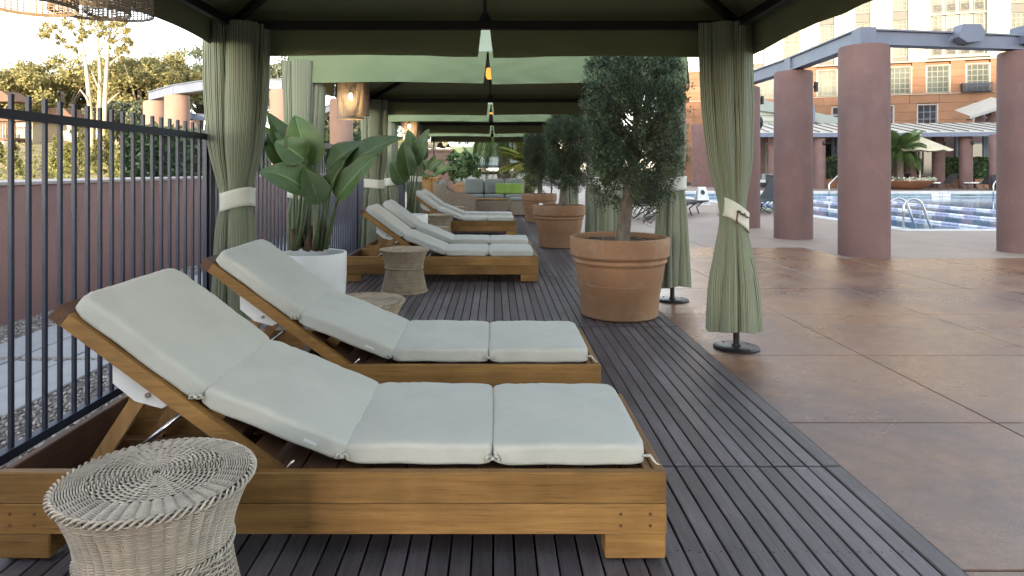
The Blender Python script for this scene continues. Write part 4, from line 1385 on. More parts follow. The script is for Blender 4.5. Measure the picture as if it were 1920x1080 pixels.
# ---- palms
def frond_mesh(L, droop, nl, w, mat, nm='frond'):
    g = G(); C = []
    pts = []
    for i in range(13):
        t = i/12
        pts.append(Vector((L*t*(1-.18*droop*t), 0, L*(.55*t-droop*t*t))))
    g.tube(pts, [w*.35*(1-.8*i/12)+.003 for i in range(13)], 5)
    for i in range(nl):
        t = .12+.88*i/nl
        k = t*12; a = min(int(k),11)
        p = pts[a].lerp(pts[a+1],k-a)
        ll = L*.34*math.sin(math.pi*min(.97,t*.8+.18))+.02
        for s in (-1,1):
            d = Vector((.55,s*.85,-.32*droop-.05)).normalized()
            q = p+d*ll; q.z -= ll*.25*droop
            m = p+d*(ll*.5)+Vector((0,0,.02*L))
            n = Vector((w*.9,0,0))
            b = len(g.v)
            g.v += [tuple(p-n*.4),tuple(p+n*.4),tuple(m+n*.5),tuple(m-n*.5),tuple(q)]
            g.f += [(b,b+1,b+2,b+3),(b+3,b+2,b+4)]
    return mesh_of(nm, g, mat, False, False)
def palm(loc, th, tr, L, n, droop, label, mat, seed, nm='palm_tree', w=.03, lean=0):
    rr = random.Random(seed)
    c = thing(nm, label, 'palm', loc)
    prof = []
    g = G()
    for i in range(17):
        t = i/16
        prof.append((tr*(1.25-.35*t)*(1+.10*(i % 2)), th*t))
    g.lathe(prof, 14)
    for i in range(int(th*60)):
        a, z = rr.uniform(0,6.28), rr.uniform(0,th)
        r = tr*(1.25-.35*z/th)
        p = Vector((r*math.cos(a),r*math.sin(a),z))
        g.tube([p, p+Vector((math.cos(a)*tr*.35,math.sin(a)*tr*.35,tr*.7))], [tr*.16,tr*.05], 4)
    build('trunk', g, BARK, c)
    ms = [frond_mesh(L, dr, 34, w, mat) for dr in (droop*.45, droop*.8, droop*1.15)]
    for i in range(n):
        k = i % 3
        o = obj('frond', ms[k], c, (0,0,th-.02+rr.uniform(-.05,.05)), (0, R((-38,-12,12)[k]+rr.uniform(-10,10)), i*2.4+rr.uniform(-.2,.2)))
        o.scale = (rr.uniform(.85,1.1),)*3
    return c
palm(at(1688,350,41.5)+Vector((0,0,.35)), 1.9, .14, 1.75, 54, .95, 'small drooping palm growing from the copper bowl by the pool', PALMLEAF, 3, w=.06)
b_ = thing('copper_bowl_planter', 'wide copper bowl planter at the foot of the pool palm', 'planter', (at(1688,350,41.5).x,40.9,TZ))
build('bowl', G().lathe([(.75,0),(1.15,.22),(1.55,.52),(1.6,.56),(1.5,.55)], 32), BOWL, b_, True)
g_ = clump_points([(1.4*math.cos(a),1.4*math.sin(a),.62) for a in np.linspace(0,6.2,40)], [.14]*40, 16)
obj('flower', leaf_mesh('flower', g_, .11, M('white_flowers',(.66,.64,.58),(.16,.2,.08), scale=9, island=.5), .8), b_)['kind'] = 'stuff'

# ================================================================== POOL PAVILION
pv = thing('pool_pavilion', 'low pavilion with mauve columns and pale standing-seam metal roof across the pool', 'building')
pcol = [(1451,43.5),(1536,42.6),(1606,43),(1655,43.4),(1706,44),(1759.5,43.5),(1811,42.0),(1868.5,40.0)]
for x, d in pcol:
    p = at(x,318,d)
    build('column', G().lathe([(.37,TZ),(.37,3.25),(.33,3.3)], 28, p.x, p.y), STUCCO, pv, ang=40)
    lm = build('sconce', G().lathe([(.06,2.75),(.1,2.8),(.1,2.95),(.05,3.0)], 10, p.x+.12, p.y-.42), BLACKMETAL, pv, True)
# roof: sloping sheets with standing seams
xr = np.linspace(15.6,34.0,24)
def eave_y(x): return 42.0-max(0,(x-24))*.16
for i in range(len(xr)-1):
    xa, xb = xr[i], xr[i+1]
    ya, yb = eave_y(xa), eave_y(xb)
    g = G()
    g.v += [(xa,ya,3.55),(xb-.02,yb,3.55),(xb-.02+.5,yb+5.2,4.42),(xa+.5,ya+5.2,4.42),(xa,ya,3.50),(xb-.02,yb,3.50),(xb-.02+.5,yb+5.2,4.36),(xa+.5,ya+5.2,4.36)]
    g.f += [(0,1,2,3),(7,6,5,4),(0,4,5,1),(1,5,6,2),(2,6,7,3),(3,7,4,0)]
    rp = build('roof_panel', g, ROOFMETAL, pv)
    build('seam', G().bar((xa,ya,3.575),(xa+.5,ya+5.2,4.445),.05,.06), GREYPANEL, rp)
    build('fascia', G().bar((xa,ya+.06,3.37),(xb,yb+.06,3.37),.12,.24), BEAMPAINT, pv)
# back wall, posts and openings
build('wall', G().box(14,38,47.2,47.6,TZ,4.4), STUCCO, pv)
for i, (x, w) in enumerate(((17.3,1.7),(20.0,1.6),(23.0,2.6),(26.3,2.4),(30.2,2.2),(33.6,1.8))):
    wd = build('window', G().box(x-w/2-.1,x+w/2+.1,47.10,47.2,.75,.85).box(x-w/2-.1,x+w/2+.1,47.10,47.2,3.0,3.1).box(x-w/2-.1,x-w/2,47.10,47.2,.85,3.0).box(x+w/2,x+w/2+.1,47.1,47.2,.85,3.0).box(x-.04,x+.04,47.1,47.2,.85,3.0), FRAMEPALE, pv)
    build('pane', G().box(x-w/2,x+w/2,47.15,47.18,.85,3.0), DARKGLASS, wd)
for px_, d in ((1562,45.5),(1569,45.5),(1792,45),(1800,45),(1845,43.5),(1850,43.5),(1524,44)):
    p = at(px_,318,d)
    build('steel_post', G().box(p.x-.07,p.x+.07,d-.07,d+.07,TZ,3.4), BEAMPAINT, pv)
# hedges in planters
def box_hedge(x0, x1, y0, y1, z0, z1, label, mat=HEDGE, size=.16, n=2600, grp=None, pot=True, nm='hedge'):
    c = thing(nm, label, 'hedge', ((x0+x1)/2,(y0+y1)/2,z0), 0, grp)
    dx, dy, h = (x1-x0)/2, (y1-y0)/2, z1-z0
    P = np.stack([rng.uniform(-dx,dx,n), rng.uniform(-dy,dy,n), rng.uniform(0,h,n)],1)
    side = rng.integers(0,4,n)
    m = side == 0; P[m,1] = -dy+rng.normal(0,.03,m.sum())
    m = side == 1; P[m,2] = h+rng.normal(0,.04,m.sum())
    m = side == 2; P[m,0] = np.where(rng.random(m.sum()) < .5,-dx,dx)+rng.normal(0,.03,m.sum())
    obj('leaves', leaf_mesh('leaves', P, size, mat, .6), c)
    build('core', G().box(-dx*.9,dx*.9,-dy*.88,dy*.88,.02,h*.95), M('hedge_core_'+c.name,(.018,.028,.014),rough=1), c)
    return c
def planter_box(x0, x1, y0, y1, h, label):
    c = thing('trough_planter', label, 'planter', ((x0+x1)/2,(y0+y1)/2,TZ), 0, 'brown troughs under the pool hedges')
    dx, dy = (x1-x0)/2, (y1-y0)/2
    build('trough', G().prism([(-dx*.8,0),(dx*.8,0),(dx,h),(-dx,h)], 1, -dy, dy), BOWL, c)
    build('rim', G().box(-dx-.03,dx+.03,-dy-.03,dy+.03,h,h+.06), BOWL, c)
for px0, px1, d, yt, l_ in ((1547,1584,44.5,297,'clipped hedge between the two big near columns'),(1771,1799,44.8,297,'clipped hedge just right of the cream umbrella'),(1828,1859,43.2,297,'clipped hedge near the wicker chair at the pool end')):
    a, b = at(px0,318,d), at(px1,318,d)
    zt = at(0,yt,d).z
    planter_box(a.x,b.x,d,d+.8,.55,'brown trough under the '+l_)
    box_hedge(a.x,b.x,d,d+.8,.6,zt,l_,HEDGE,.15,2200,'clipped hedges in front of the pavilion')
# ironwork panel in front of one hedge
ip = thing('iron_railing', 'black iron railing in front of the hedge between the two big columns', 'railing')
a, b = at(1548,318,44.2), at(1584,318,44.2)
for x in np.linspace(a.x,b.x,12): build('baluster', G().tube([(x,44.2,.6),(x,44.2,1.75)], .018, 5), BLACKMETAL, ip)
build('rail', G().bar((a.x,44.2,1.76),(b.x,44.2,1.76),.05,.05), BLACKMETAL, ip)
# wicker tub chair and armchair group
def tub_chair(loc, rotz, label, mat=DARKSLING):
    c = thing('tub_chair', label, 'chair', loc, rotz, 'dark wicker tub chairs')
    pr = []
    g = G(); n = 18
    for j,(z,k) in enumerate(((.12,.86),(.45,.95),(.72,1.0))):
        for i in range(n+1):
            a = R(-35+250*i/n)
            zz = z if z < .7 else z+.20*math.sin(max(0,min(1,i/n))*math.pi)
            g.v.append((.36*k*math.cos(a),.36*k*math.sin(a),zz))
    for j in range(2):
        for i in range(n):
            q = j*(n+1)+i; g.f.append((q,q+1,q+n+2,q+n+1))
    o = build('shell', g, mat, c, True)
    md = o.modifiers.new('thickness','SOLIDIFY'); md.thickness = .05
    build('seat', G().lathe([(.30,.36),(.32,.40),(.30,.44)], 20), mat, c, True)
    for a in (45,135,225,315): build('leg', G().tube([(.26*math.cos(R(a)),.26*math.sin(R(a)),.38),(.30*math.cos(R(a)),.30*math.sin(R(a)),0)], .022, 6), mat, c)
tub_chair(Vector((*at(1871,318,38.8).xy,TZ)), 0, 'dark wicker tub chair at the right end of the pool')
tub_chair(Vector((*at(1447,318,40.5).xy,TZ)), .5, 'dark wicker tub chair seen just left of the second big column')
sb = thing('pool_daybed', 'white cushioned daybed partly hidden by the left big columns', 'daybed', Vector((*at(1432,318,41.5).xy,TZ)))
build('base', G().box(-.7,.5,-.4,.4,.12,.42), DARKSLING, sb)
build('mattress', G().box(-.68,.48,-.38,.38,.42,.58), WHITECUSH, sb)
build('pillow', G().box(.0,.4,-.3,.3,.58,.95), GREYCUSH, sb)

# grey gabled structure and white canopy behind the pavilion
gb = thing('grey_gable_roof', 'grey-green sloping roof rising behind the left of the pavilion', 'roof')
a0, a1, a2 = at(1395,190,50), at(1470,203,50), at(1590,226,50)
build('fascia', G().prism([(a0.x,a0.z+.5),(a1.x,a1.z+.25),(a2.x,a2.z+.05),(a2.x,a2.z-.85),(a1.x+1.0,a1.z-.6),(a0.x,a0.z-.5)], 1, 50.0, 50.3), GREYROOF, gb)
build('panel', G().prism([(a0.x,a0.z-.5),(a1.x+1.0,a1.z-.6),(a2.x,a2.z-.85),(a2.x,3.6),(a0.x,3.6)], 1, 50.31, 50.5), AWNING, gb)
for k in range(3): build('batten', G().box(a0.x,a2.x,50.2,50.3,4.35+.45*k,4.41+.45*k), GREYROOF, gb)
vp = build('vent_pipe', G().tube([at(1526,250,49.5),at(1526,198,49.5)], .08, 8), BEAMPAINT, None, True); tag(vp, 'thin pale pipe rising behind the second big column', 'pipe')
wc = thing('white_canopy', 'white sloping canopy roof on slim columns at the far right', 'canopy')
p0, p1 = at(1820,218,50), at(1900,192,46)
d_ = (p1-p0)
build('roof', G().quad(p0,p1,p1+Vector((2.2,5,.9)),p0+Vector((2.2,5,.9))).bar(p0-Vector((0,0,.1)),p1-Vector((0,0,.1)),.12,.22), ROOFMETAL, wc)
for k in range(5): build('rafter_end', G().bar(p0.lerp(p1,k/4)+Vector((0,0,-.24)),p0.lerp(p1,k/4)+Vector((.3,.8,-.2)),.1,.12), BLACKMETAL, wc)
for k in (.25,.55,.9):
    p = p0.lerp(p1,k); build('column', G().lathe([(.3,TZ),(.3,p.z-.1)], 16, p.x+1.6, p.y+2.2), STUCCO, wc)

# ================================================================== HOTEL
ANG = math.atan2(-.325,.946)
ht = thing('hotel_building', 'sunlit hotel facade with cream upper storeys over a salmon stone base', 'building', (23.7,63,0), ANG)
SL, SR = -7.0, 27.0
build('core_wall', G().box(SL,SR,.30,12,-.3,24), SALMONSTONE, ht)
ZC, ZL = 10.66, 7.75
bays = [(-3.3,-2.2),(.41,1.52),(3.31,4.49),(6.27,7.45),(9.18,10.36),(12.12,13.31),(14.81,19.35),(20.86,21.95),(23.8,24.9)]
def window(name, s0, s1, z0, z1, nx, nz, par, glass, fr=FRAMEPALE, y=.12, bar=.05, lattice=False):
    g = G(); w = .07
    g.box(s0,s1,y,y+.08,z0,z0+w).box(s0,s1,y,y+.08,z1-w,z1).box(s0,s0+w,y,y+.08,z0+w,z1-w).box(s1-w,s1,y,y+.08,z0+w,z1-w)
    for i in range(1,nx):
        x = s0+(s1-s0)*i/nx; g.box(x-bar/2,x+bar/2,y+.015,y+.06,z0+w,z1-w)
    for i in range(1,nz):
        z = z0+(z1-z0)*i/nz; g.box(s0+w,s1-w,y+.02,y+.065,z-bar/2,z+bar/2)
    o = build('window', g, fr, par)
    build('pane', G().box(s0+w*.9,s1-w*.9,y+.07,y+.09,z0+w*.9,z1-w*.9), glass, o)
    if lattice:
        gl_ = G(); h = .62
        for a, b in (((s0+w,z0+w),(s1-w,z0+h)),((s0+w,z0+h),(s1-w,z0+w)),((s0+w,z0+h),(s1-w,z0+h)),((s0+w,z0+w+.03),(s1-w,z0+w+.03))):
            gl_.bar((a[0],y-.04,a[1]),(b[0],y-.04,b[1]),.04,.04,(0,1,0))
        for i in range(7):
            x = s0+w+(s1-s0-2*w)*i/6; gl_.box(x-.015,x+.015,y-.05,y-.03,z0+w,z0+h)
        build('lattice', gl_, BLACKMETAL, o)
    return o
# cream panels between bays, in courses
edges = [SL]+[v for b in bays for v in b]+[SR]
zc = ZC+.02; course = [1.02,.72]; k = 0
while zc < 22:
    h = course[k % 2]
    for i in range(0, len(edges)-1, 2):
        s0, s1 = edges[i], edges[i+1]
        if s1-s0 < .2: continue
        cut = s0+(s1-s0)*(.36 if k % 2 else .62)
        if zc > 16.5: cut = None
        for a, b in (((s0,cut),(cut,s1)) if cut else ((s0,s1),)):
            cpiece('cream_panel', a+.012, b-.012, random.uniform(-.008,0), .29, zc+.012, zc+h-.012, .008, CREAMSTONE, ht)
    zc += h; k += 1
for i, (s0,s1) in enumerate(bays):
    if i == 6: continue
    build('bay_infill', G().box(s0,s1,.24,.30,ZC,22), GREYPANEL, ht)
    cpiece('spandrel', s0+.02, s1-.02, .10, .235, ZC+.03, 11.08, .01, GREYPANEL, ht)
    for z0 in (11.1, 15.2, 19.3):
        window('window', s0+.04, s1-.04, z0, z0+1.62, 3, 4, ht, DRAPE if (i+int(z0)) % 3 else GLASS)
        window('window', s0+.04, s1-.04, z0+1.64, z0+3.26, 3, 4, ht, DRAPE)
        cpiece('spandrel', s0+.02, s1-.02, .10, .235, z0+3.29, z0+4.06, .01, GREYPANEL, ht)
s0, s1 = bays[6]
build('bay_infill', G().box(s0,s1,.24,.30,ZC,22), FRAMEPALE, ht)
build('bay_frame', G().box(s0,s0+.22,-.03,.24,ZC+.2,22).box(s1-.22,s1,-.03,.24,ZC+.2,22).box(s0+.22,s1-.22,-.03,.24,ZC+.2,ZC+.42), FRAMEPALE, ht)
w4 = (s1-s0-.44)/4
for r, (z0,z1) in enumerate(((ZC+.45,12.55),(12.78,14.55),(14.85,16.6),(16.9,18.7))):
    for q in range(4):
        a = s0+.22+q*w4
        window('window', a+.14, a+w4-.14, z0, z1, 2, 4, ht, GLASS if r == 1 and q in (1,2) else DRAPE, lattice=True)
    build('mullion_band', G().box(s0+.222,s1-.222,.02,.239,z1+.02,z1+.20), FRAMEPALE, ht)
build('cornice', G().box(SL,SR,-.09,.30,ZC-.06,ZC+.015), TRIMSTONE, ht)
# salmon storey windows
mid = [(-2.6,-1.0),(1.05,2.65),(6.09,7.67),(9.0,10.6),(11.87,13.51),(14.73,16.40),(17.69,19.31),(21.2,22.8)]
low = [(-2.4,-.95),(2.0,3.4),(7.32,8.75),(10.75,12.16),(14.04,15.49),(18.23,20.6),(22.5,24)]
def stone_rows(z0, z1, h, holes, nm, L):
    z = z0; k = 0
    while z < z1-.05:
        zt = min(z+h, z1)
        segs_ = []; s = SL
        ev = sorted([hh for hh in holes if hh[2] < zt-.02 and hh[3] > z+.02])
        for a, b, _, _ in ev: segs_.append((s,a)); s = b
        segs_.append((s,SR))
        for a, b in segs_:
            n = max(1, round((b-a)/L)); off = 0
            for i in range(n):
                cpiece(nm, a+(b-a)*i/n+.008, a+(b-a)*(i+1)/n-.008, random.uniform(-.006,0), .29, z+.008, zt-.008, .006, SALMONSTONE, ht)
        z = zt; k += 1
hm = [(a-.1,b+.1,7.83,10.22) for a,b in mid]
stone_rows(7.83, 10.6, .70, hm, 'salmon_block', 1.6)
hl = [(a-.08,b+.08,4.4,6.92) for a,b in low]
stone_rows(3.3, ZL, .74, hl, 'salmon_block', 2.2)
build('string_course', G().box(SL,SR,-.10,.30,ZL,ZL+.07), TRIMSTONE, ht)
for i, (a,b) in enumerate(mid):
    build('surround', G().box(a-.1,a,-.03,.25,7.86,10.20).box(b,b+.1,-.03,.25,7.86,10.2).box(a-.1,b+.1,-.03,.25,10.2,10.28), TRIMSTONE, ht)
    window('window', a, b, 7.88, 10.2, 4, 5, ht, GLASS if i in (4,5,6) else DRAPE)
for i, (a,b) in enumerate(low):
    build('surround', G().box(a-.08,a,-.03,.25,4.4,6.84).box(b,b+.08,-.03,.25,4.4,6.84).box(a-.08,b+.08,-.03,.25,6.84,6.92), TRIMSTONE, ht)
    window('window', a, b, 4.4, 6.84, 3, 4, ht, DARKGLASS, BEAMPAINT)
# louvred balcony unit
lb = thing('louvred_unit', 'dark slatted balcony unit under a salmon storey window', 'balcony', (23.7,63,0), ANG)
build('frame', G().box(17.2,19.4,-.62,-.12,7.84,7.92).box(17.2,19.4,-.62,-.12,8.5,8.56), FENCEPAINT, lb)
for k in range(5):
    build('slat', G().box(17.22,19.38,-.62,-.56,7.98+.11*k,8.04+.11*k).box(17.2,17.26,-.6,-.12,7.98+.11*k,8.04+.11*k), FENCEPAINT, lb)
# unseen hotel wing added behind the camera to block low sun from the deck
BX0, BY, BH = -42.0, -130.0, 42.4
hw = thing('unseen_hotel_wing', 'unseen tall hotel wing added behind the viewpoint to shade the deck', 'building', (0,BY,0))
build('wall', G().box(BX0,120,-14,0,-.8,BH), SALMONSTONE, hw)
build('parapet', G().box(BX0-.2,120.2,-14.2,.2,BH,BH+.4), TRIMSTONE, hw)
for i in range(20):
    for j in range(10):
        window_x = BX0+4+i*7.2
        build('window', G().box(window_x,window_x+2,.0,.05,2+j*3.6,4.2+j*3.6), DRAPE, hw)

# ================================================================== FAR LOUNGE CORNER
def softbox(name, x0,x1,y0,y1,z0,z1, r, mat, parent=None, **kw):
    bm = bmesh.new(); bmesh.ops.create_cube(bm, size=2)
    bmesh.ops.subdivide_edges(bm, edges=list(bm.edges), cuts=7, use_grid_fill=True)
    hx,hy,hz = (x1-x0)/2,(y1-y0)/2,(z1-z0)/2; r = min(r,hx*.98,hy*.98,hz*.98)
    for v in bm.verts:
        x,y,z = [math.copysign(1-(1-abs(c))**1.3,c) for c in v.co]
        x,y,z = x*hx,y*hy,z*hz
        c = Vector((max(-hx+r,min(hx-r,x)),max(-hy+r,min(hy-r,y)),max(-hz+r,min(hz-r,z))))
        d = Vector((x,y,z))-c
        if d.length > 1e-6: d = d.normalized()*r
        v.co = c+d
    me = bpy.data.meshes.new(name); bm.to_mesh(me); bm.free(); me.materials.append(mat)
    me.polygons.foreach_set('use_smooth',[True]*len(me.polygons))
    return obj(name, me, parent, ((x0+x1)/2,(y0+y1)/2,(z0+z1)/2), **kw)
WOVEN = M('sofa_wicker', (.30,.235,.165), (.17,.13,.095), scale=60, rough=.6, bmp=.6, bscale=90)
SY = 19.2
sf = thing('wicker_sofa', 'wicker sofa with three grey back cushions at the end of the deck', 'sofa', (0,SY,.0))
xa, xb = -.92, .86
build('base', G().box(xa,xb,0,.8,.06,.36), WOVEN, sf)
build('back_frame', G().box(xa,xb,.72,.84,.36,.82), WOVEN, sf)
for s in range(3):
    a = xa+.02+(xb-xa)*s/3
    softbox('seat_cushion', a,a+(xb-xa)/3-.015,.02,.72,.36,.48,.05,GREYCUSH,sf)
    softbox('back_cushion', a,a+(xb-xa)/3-.015,.50,.70,.48,.93,.08,GREYCUSH,sf, rot=(R(-8),0,random.uniform(-.02,.02)))
for i, (x, l_) in enumerate(((.16,'lime green pillow, left of three on the wicker sofa'),(.40,'lime green pillow, middle of three on the wicker sofa'),(.66,'lime green pillow, right of three on the wicker sofa'))):
    p = softbox('lime_pillow', x-.15,x+.15,SY+.26,SY+.40,.48,.80,.06,LIMECUSH, rot=(R(-12),0,R(8*(i-1))))
    tag(p, l_, 'pillow', 'lime pillows on the sofa')
ct = thing('coffee_table', 'low wicker coffee table with a wooden top before the sofa', 'table', (-.10,17.6,0))
cpiece('table_top', -.52,.42,-.3,.3,.40,.44,.01,TEAK[0],ct)
build('wicker_base', G().box(-.50,.40,-.28,.28,.01,.40), WOVEN, ct)
os_ = thing('wicker_ottoman', 'wicker ottoman with pale green cushion beside the coffee table', 'ottoman', (.66,17.5,0))
build('base', G().box(-.26,.32,-.28,.28,.03,.38), WOVEN, os_)
softbox('cushion', -.26,.32,-.28,.28,.38,.47,.04,GREYCUSH,os_)
ac = thing('wicker_armchair', 'curved wicker armchair seen from the side beyond the last lounger', 'armchair', (-1.02,16.3,0))
side = [(-.38,.05),(.55,.05),(.55,.58),(.30,.60),(.05,.64),(-.10,.72),(-.2,.84),(-.38,.88)]
build('side_panel', G().prism(side,1,-.42,-.34), WOVEN, ac); build('side_panel', G().prism(side,1,.34,.42), WOVEN, ac)
build('back_panel', G().box(-.45,-.36,-.339,.339,.05,.90), WOVEN, ac)
build('seat_base', G().box(-.36,.53,-.339,.339,.05,.32), WOVEN, ac)
softbox('seat_cushion', -.34,.53,-.33,.33,.32,.45,.05,WHITECUSH,ac)
softbox('back_cushion', -.34,-.18,-.32,.32,.45,.93,.06,GREYCUSH,ac)

# wooden planter boxes with leafy plants
def wood_planter(x, y, w, h, label):
    c = thing('wooden_planter', label, 'planter', (x,y,.001))
    n = 7
    for sx, sy, rot in ((0,-w/2,0),(w/2,0,1.5708),(0,w/2,0),(-w/2,0,1.5708)):
        for i in range(n):
            o_ = -w/2+(i+.5)*w/n
            me = cbox('plank', w/n-.008, .02, h, .003, PLANTERWOOD)
            obj('plank', me, c, (sx+(o_ if rot == 0 else 0), sy+(o_ if rot else 0), h/2), (0,0,rot))
    build('rim', G().box(-w/2-.03,w/2+.03,-w/2-.03,-w/2+.04,h,h+.03).box(-w/2-.03,w/2+.03,w/2-.04,w/2+.03,h,h+.03).box(-w/2-.03,-w/2+.04,-w/2+.041,w/2-.041,h,h+.03).box(w/2-.04,w/2+.03,-w/2+.041,w/2-.041,h,h+.03), PLANTERWOOD, c)
    build('soil', G().box(-w/2+.02,w/2-.02,-w/2+.02,w/2-.02,h-.1,h-.04), SOIL, c)
    return c
wood_planter(-1.62,16.9,.42,.98,'tall golden wooden planter box left of the wicker armchair')
DP = 16.9
strelitzia('dark bird of paradise spreading over the wooden planter box', at(807,334,DP), [
    (at(803,334,DP), at(800,318,DP), at(792,296,DP), .30, (.3,-1,.3), .05,.3),
    (at(806,334,DP), at(806,320,DP), at(833,298,DP), .26, (-.4,-1,.4), .05,.3),
    (at(808,334,DP), at(812,328,DP), at(850,312,DP-.2), .26, (-.2,-1,.6), .1,.3),
    (at(800,334,DP), at(796,322,DP), at(774,312,DP), .26, (.3,-1,.4), .1,.3),
    (at(806,334,DP), at(804,318,DP), at(816,290,DP+.1), .26, (.5,-1,.1), .0,.3),
    (at(804,334,DP), at(800,330,DP-.2), at(786,334,DP-.4), .24, (.1,-1,.7), .2,.3),
    (at(809,334,DP), at(818,322,DP+.2), at(836,318,DP+.1), .22, (-.1,-1,.5), .1,.3)])
def leafy(loc, r, h, n, size, label, mat=HEDGE, nm='leafy_shrub', asp=.4):
    c = thing(nm, label, 'shrub', loc)
    P = clump_points([(rng.normal(0,r*.45),rng.normal(0,r*.45),h*(.25+.75*rng.random())) for _ in range(26)], [r*.35]*26, n/26)
    obj('leaves', leaf_mesh('leaves', P, size, mat, asp, .2), c)
    g = G()
    for k in range(7):
        a = k*.9; g.tube([(0,0,0),(r*.3*math.cos(a),r*.3*math.sin(a),h*.5),(r*.6*math.cos(a),r*.6*math.sin(a),h*.9)], [.02,.012,.005], 5)
    build('stem', g, PETIOLE, c)
leafy(at(866,337,23)+Vector((0,0,-.05)), .55, .95, 500, .34, 'broad-leaved shrub rising from terracotta pots near the sofa', HEDGE)
for px_, py_, w_, l_ in ((867,341,.5,'square terracotta pot under the broad-leaved shrub'),(856,345,.3,'small terracotta pot left of the square one')):
    p = at(px_,py_,22.6)
    c = thing('far_terracotta_pot', l_, 'pot', (p.x,p.y,TZ))
    build('pot', G().lathe([(w_*.36,0),(w_*.5,p.z-.02-.1),(w_*.56,p.z-.1),(w_*.56,p.z),(w_*.46,p.z)], 4 if w_ > .4 else 16), TERRA, c, rot=(0,0,.785))

# pink gateway block, awnings, palms, at the far end
pk = thing('pink_wall_block', 'pink stucco wall block beyond the wooden planter', 'wall')
p0, p1 = at(787,284,26), at(846,284,26)
build('wall', G().box(p0.x,p1.x,26,27.2,TZ,p0.z), PINKSTUCCO, pk); build('coping', G().box(p0.x-.05,p1.x+.06,25.94,27.26,p0.z,p0.z+.1), PINKSTUCCO, pk)
aw = thing('far_cabana', 'pale green hip-roofed cabana beyond the pink wall block', 'cabana')
e0, e1 = at(846,276,32), at(985,276,32); r0, r1 = at(862,252,34.5), at(960,252,34.5)
build('roof', G().quad(e0,e1,r1,r0).quad(e0,r0,r0+Vector((-.5,2.5,-.6)),e0+Vector((0,5,0))).quad(e1,e1+Vector((0,5,0)),r1+Vector((.5,2.5,-.6)),r1), AWNING, aw)
build('valance', G().box(e0.x,e1.x,31.95,32,e0.z-.42,e0.z), CANOPY, aw)
build('beam', G().bar(e0+Vector((.1,.2,-.62)),e1+Vector((-.1,.2,-.62)),.08,.1), BLACKMETAL, aw)
for e in (e0,e1): build('post', G().tube([(e.x+(.1 if e is e0 else -.1),32.2,TZ),(e.x+(.1 if e is e0 else -.1),32.2,e0.z-.3)], .05, 8), BLACKMETAL, aw)
kb = thing('white_bar_kiosk', 'white bar kiosk with sloping grey awning and dark counter opening', 'kiosk')
q0, q1 = at(872,325,29), at(985,325,29)
build('counter', G().box(q0.x,q1.x,29,30.5,TZ,at(0,326,29).z), WHITEPLATE, kb)
build('upper_wall', G().box(q0.x-.2,q1.x+.4,30.6,30.8,1.4,at(0,296,29).z), DARKGLASS, kb)
build('awning', G().quad(at(868,311,28.4),at(1000,311,28.4),at(990,294,30.2),at(885,294,30.2)), AWNING, kb)
build('awning_roller', G().tube([at(866,312,28.4),at(1000,312,28.4)], .07, 8), BEAMPAINT, kb)
build('hatch', G().box(at(890,0,29).x,at(940,0,29).x,28.93,28.98,1.0,at(0,322,29).z), DARKGLASS, kb)
palm(at(945,345,24.5)*1+Vector((0,0,-.2)), 2.35, .17, 2.1, 60, 1.15, 'thick-trunked palm behind the wicker sofa', PALMLEAF, 9, w=.06)
palm(at(1002,345,23.5)+Vector((0,0,-.1)), .75, .16, 1.45, 44, .5, 'yellow-green sago palm right of the thick palm', SAGOLEAF, 10, 'sago_palm', w=.05)
leafy(Vector((*at(992,380,21.5).xy,TZ)), .35, 1.0, 500, .16, 'small light green shrub right of the sofa', SHRUBLEAF)
# dark planting and trees behind the far end
for i, (px_, d, h, w, l_) in enumerate(((700,62,7.5,5.5,'dark tree far beyond the left cabanas'),(905,75,8,7,'dark tree behind the far green cabana'),(1080,70,7.5,6,'dark tree behind the junipers'),(1230,66,6.5,5,'dull green tree behind the second striped curtain'))):
    c = thing('background_tree', l_, 'tree', (at(px_,318,d).x,d,-.5), 0, 'trees far behind the cabanas')
    cen = [(rng.normal(0,w*.28),rng.normal(0,w*.25),h*(.40+.55*rng.random())) for _ in range(60)]
    obj('crown', leaf_mesh('crown', clump_points(cen,[w*.15]*60,60,.8), .42, OLIVELEAF, .5), c)
    build('trunk', G().tube([(0,0,0),(.2,0,h*.4),(0,.2,h*.8)], [.3,.22,.08], 8), BARK, c, True)

# ================================================================== LEFT: bank, hedge, ring pergola, trees, houses
g = G(); nx, ny = 70, 40
for j in range(ny+1):
    for i in range(nx+1):
        x = -4.6-(j/ny)*3-85*(i/nx)**1.5; y = 2+118*(j/ny)
        d = y
        z = .7+max(0,(d-17))*.082+.35*math.sin(x*.6+y*.3)*min(1,d/30)+.2*math.sin(x*1.7-y*.9)
        if d > 52: z = z-(d-52)*.05
        z *= min(1, max(.0,(-x-4.3)/2.2))
        g.v.append((x,y,z-.25))
for j in range(ny):
    for i in range(nx):
        a = j*(nx+1)+i; g.f.append((a,a+1,a+nx+2,a+nx+1))
tag(build('bank', g, BANKSOIL, None, True), kind='structure')
def bank_z(x, y):
    z = .7+max(0,y-17)*.082-(max(0,y-52))*.05
    return z*min(1,max(0,(-x-4.3)/2.2))-.25
n = 18000
X = -6.2-rng.random(n)**1.2*34; Y = 15+rng.random(n)*36
Zb = np.array([bank_z(x,y) for x,y in zip(X,Y)])+.1+rng.random(n)*.25
gc = obj('ground_cover', leaf_mesh('ground_cover', np.stack([X,Y,Zb],1), .15, SHRUBLEAF, .5, .6))
tag(gc, 'dry yellow-green ground cover over the sunlit bank', 'ground cover', kind='stuff')

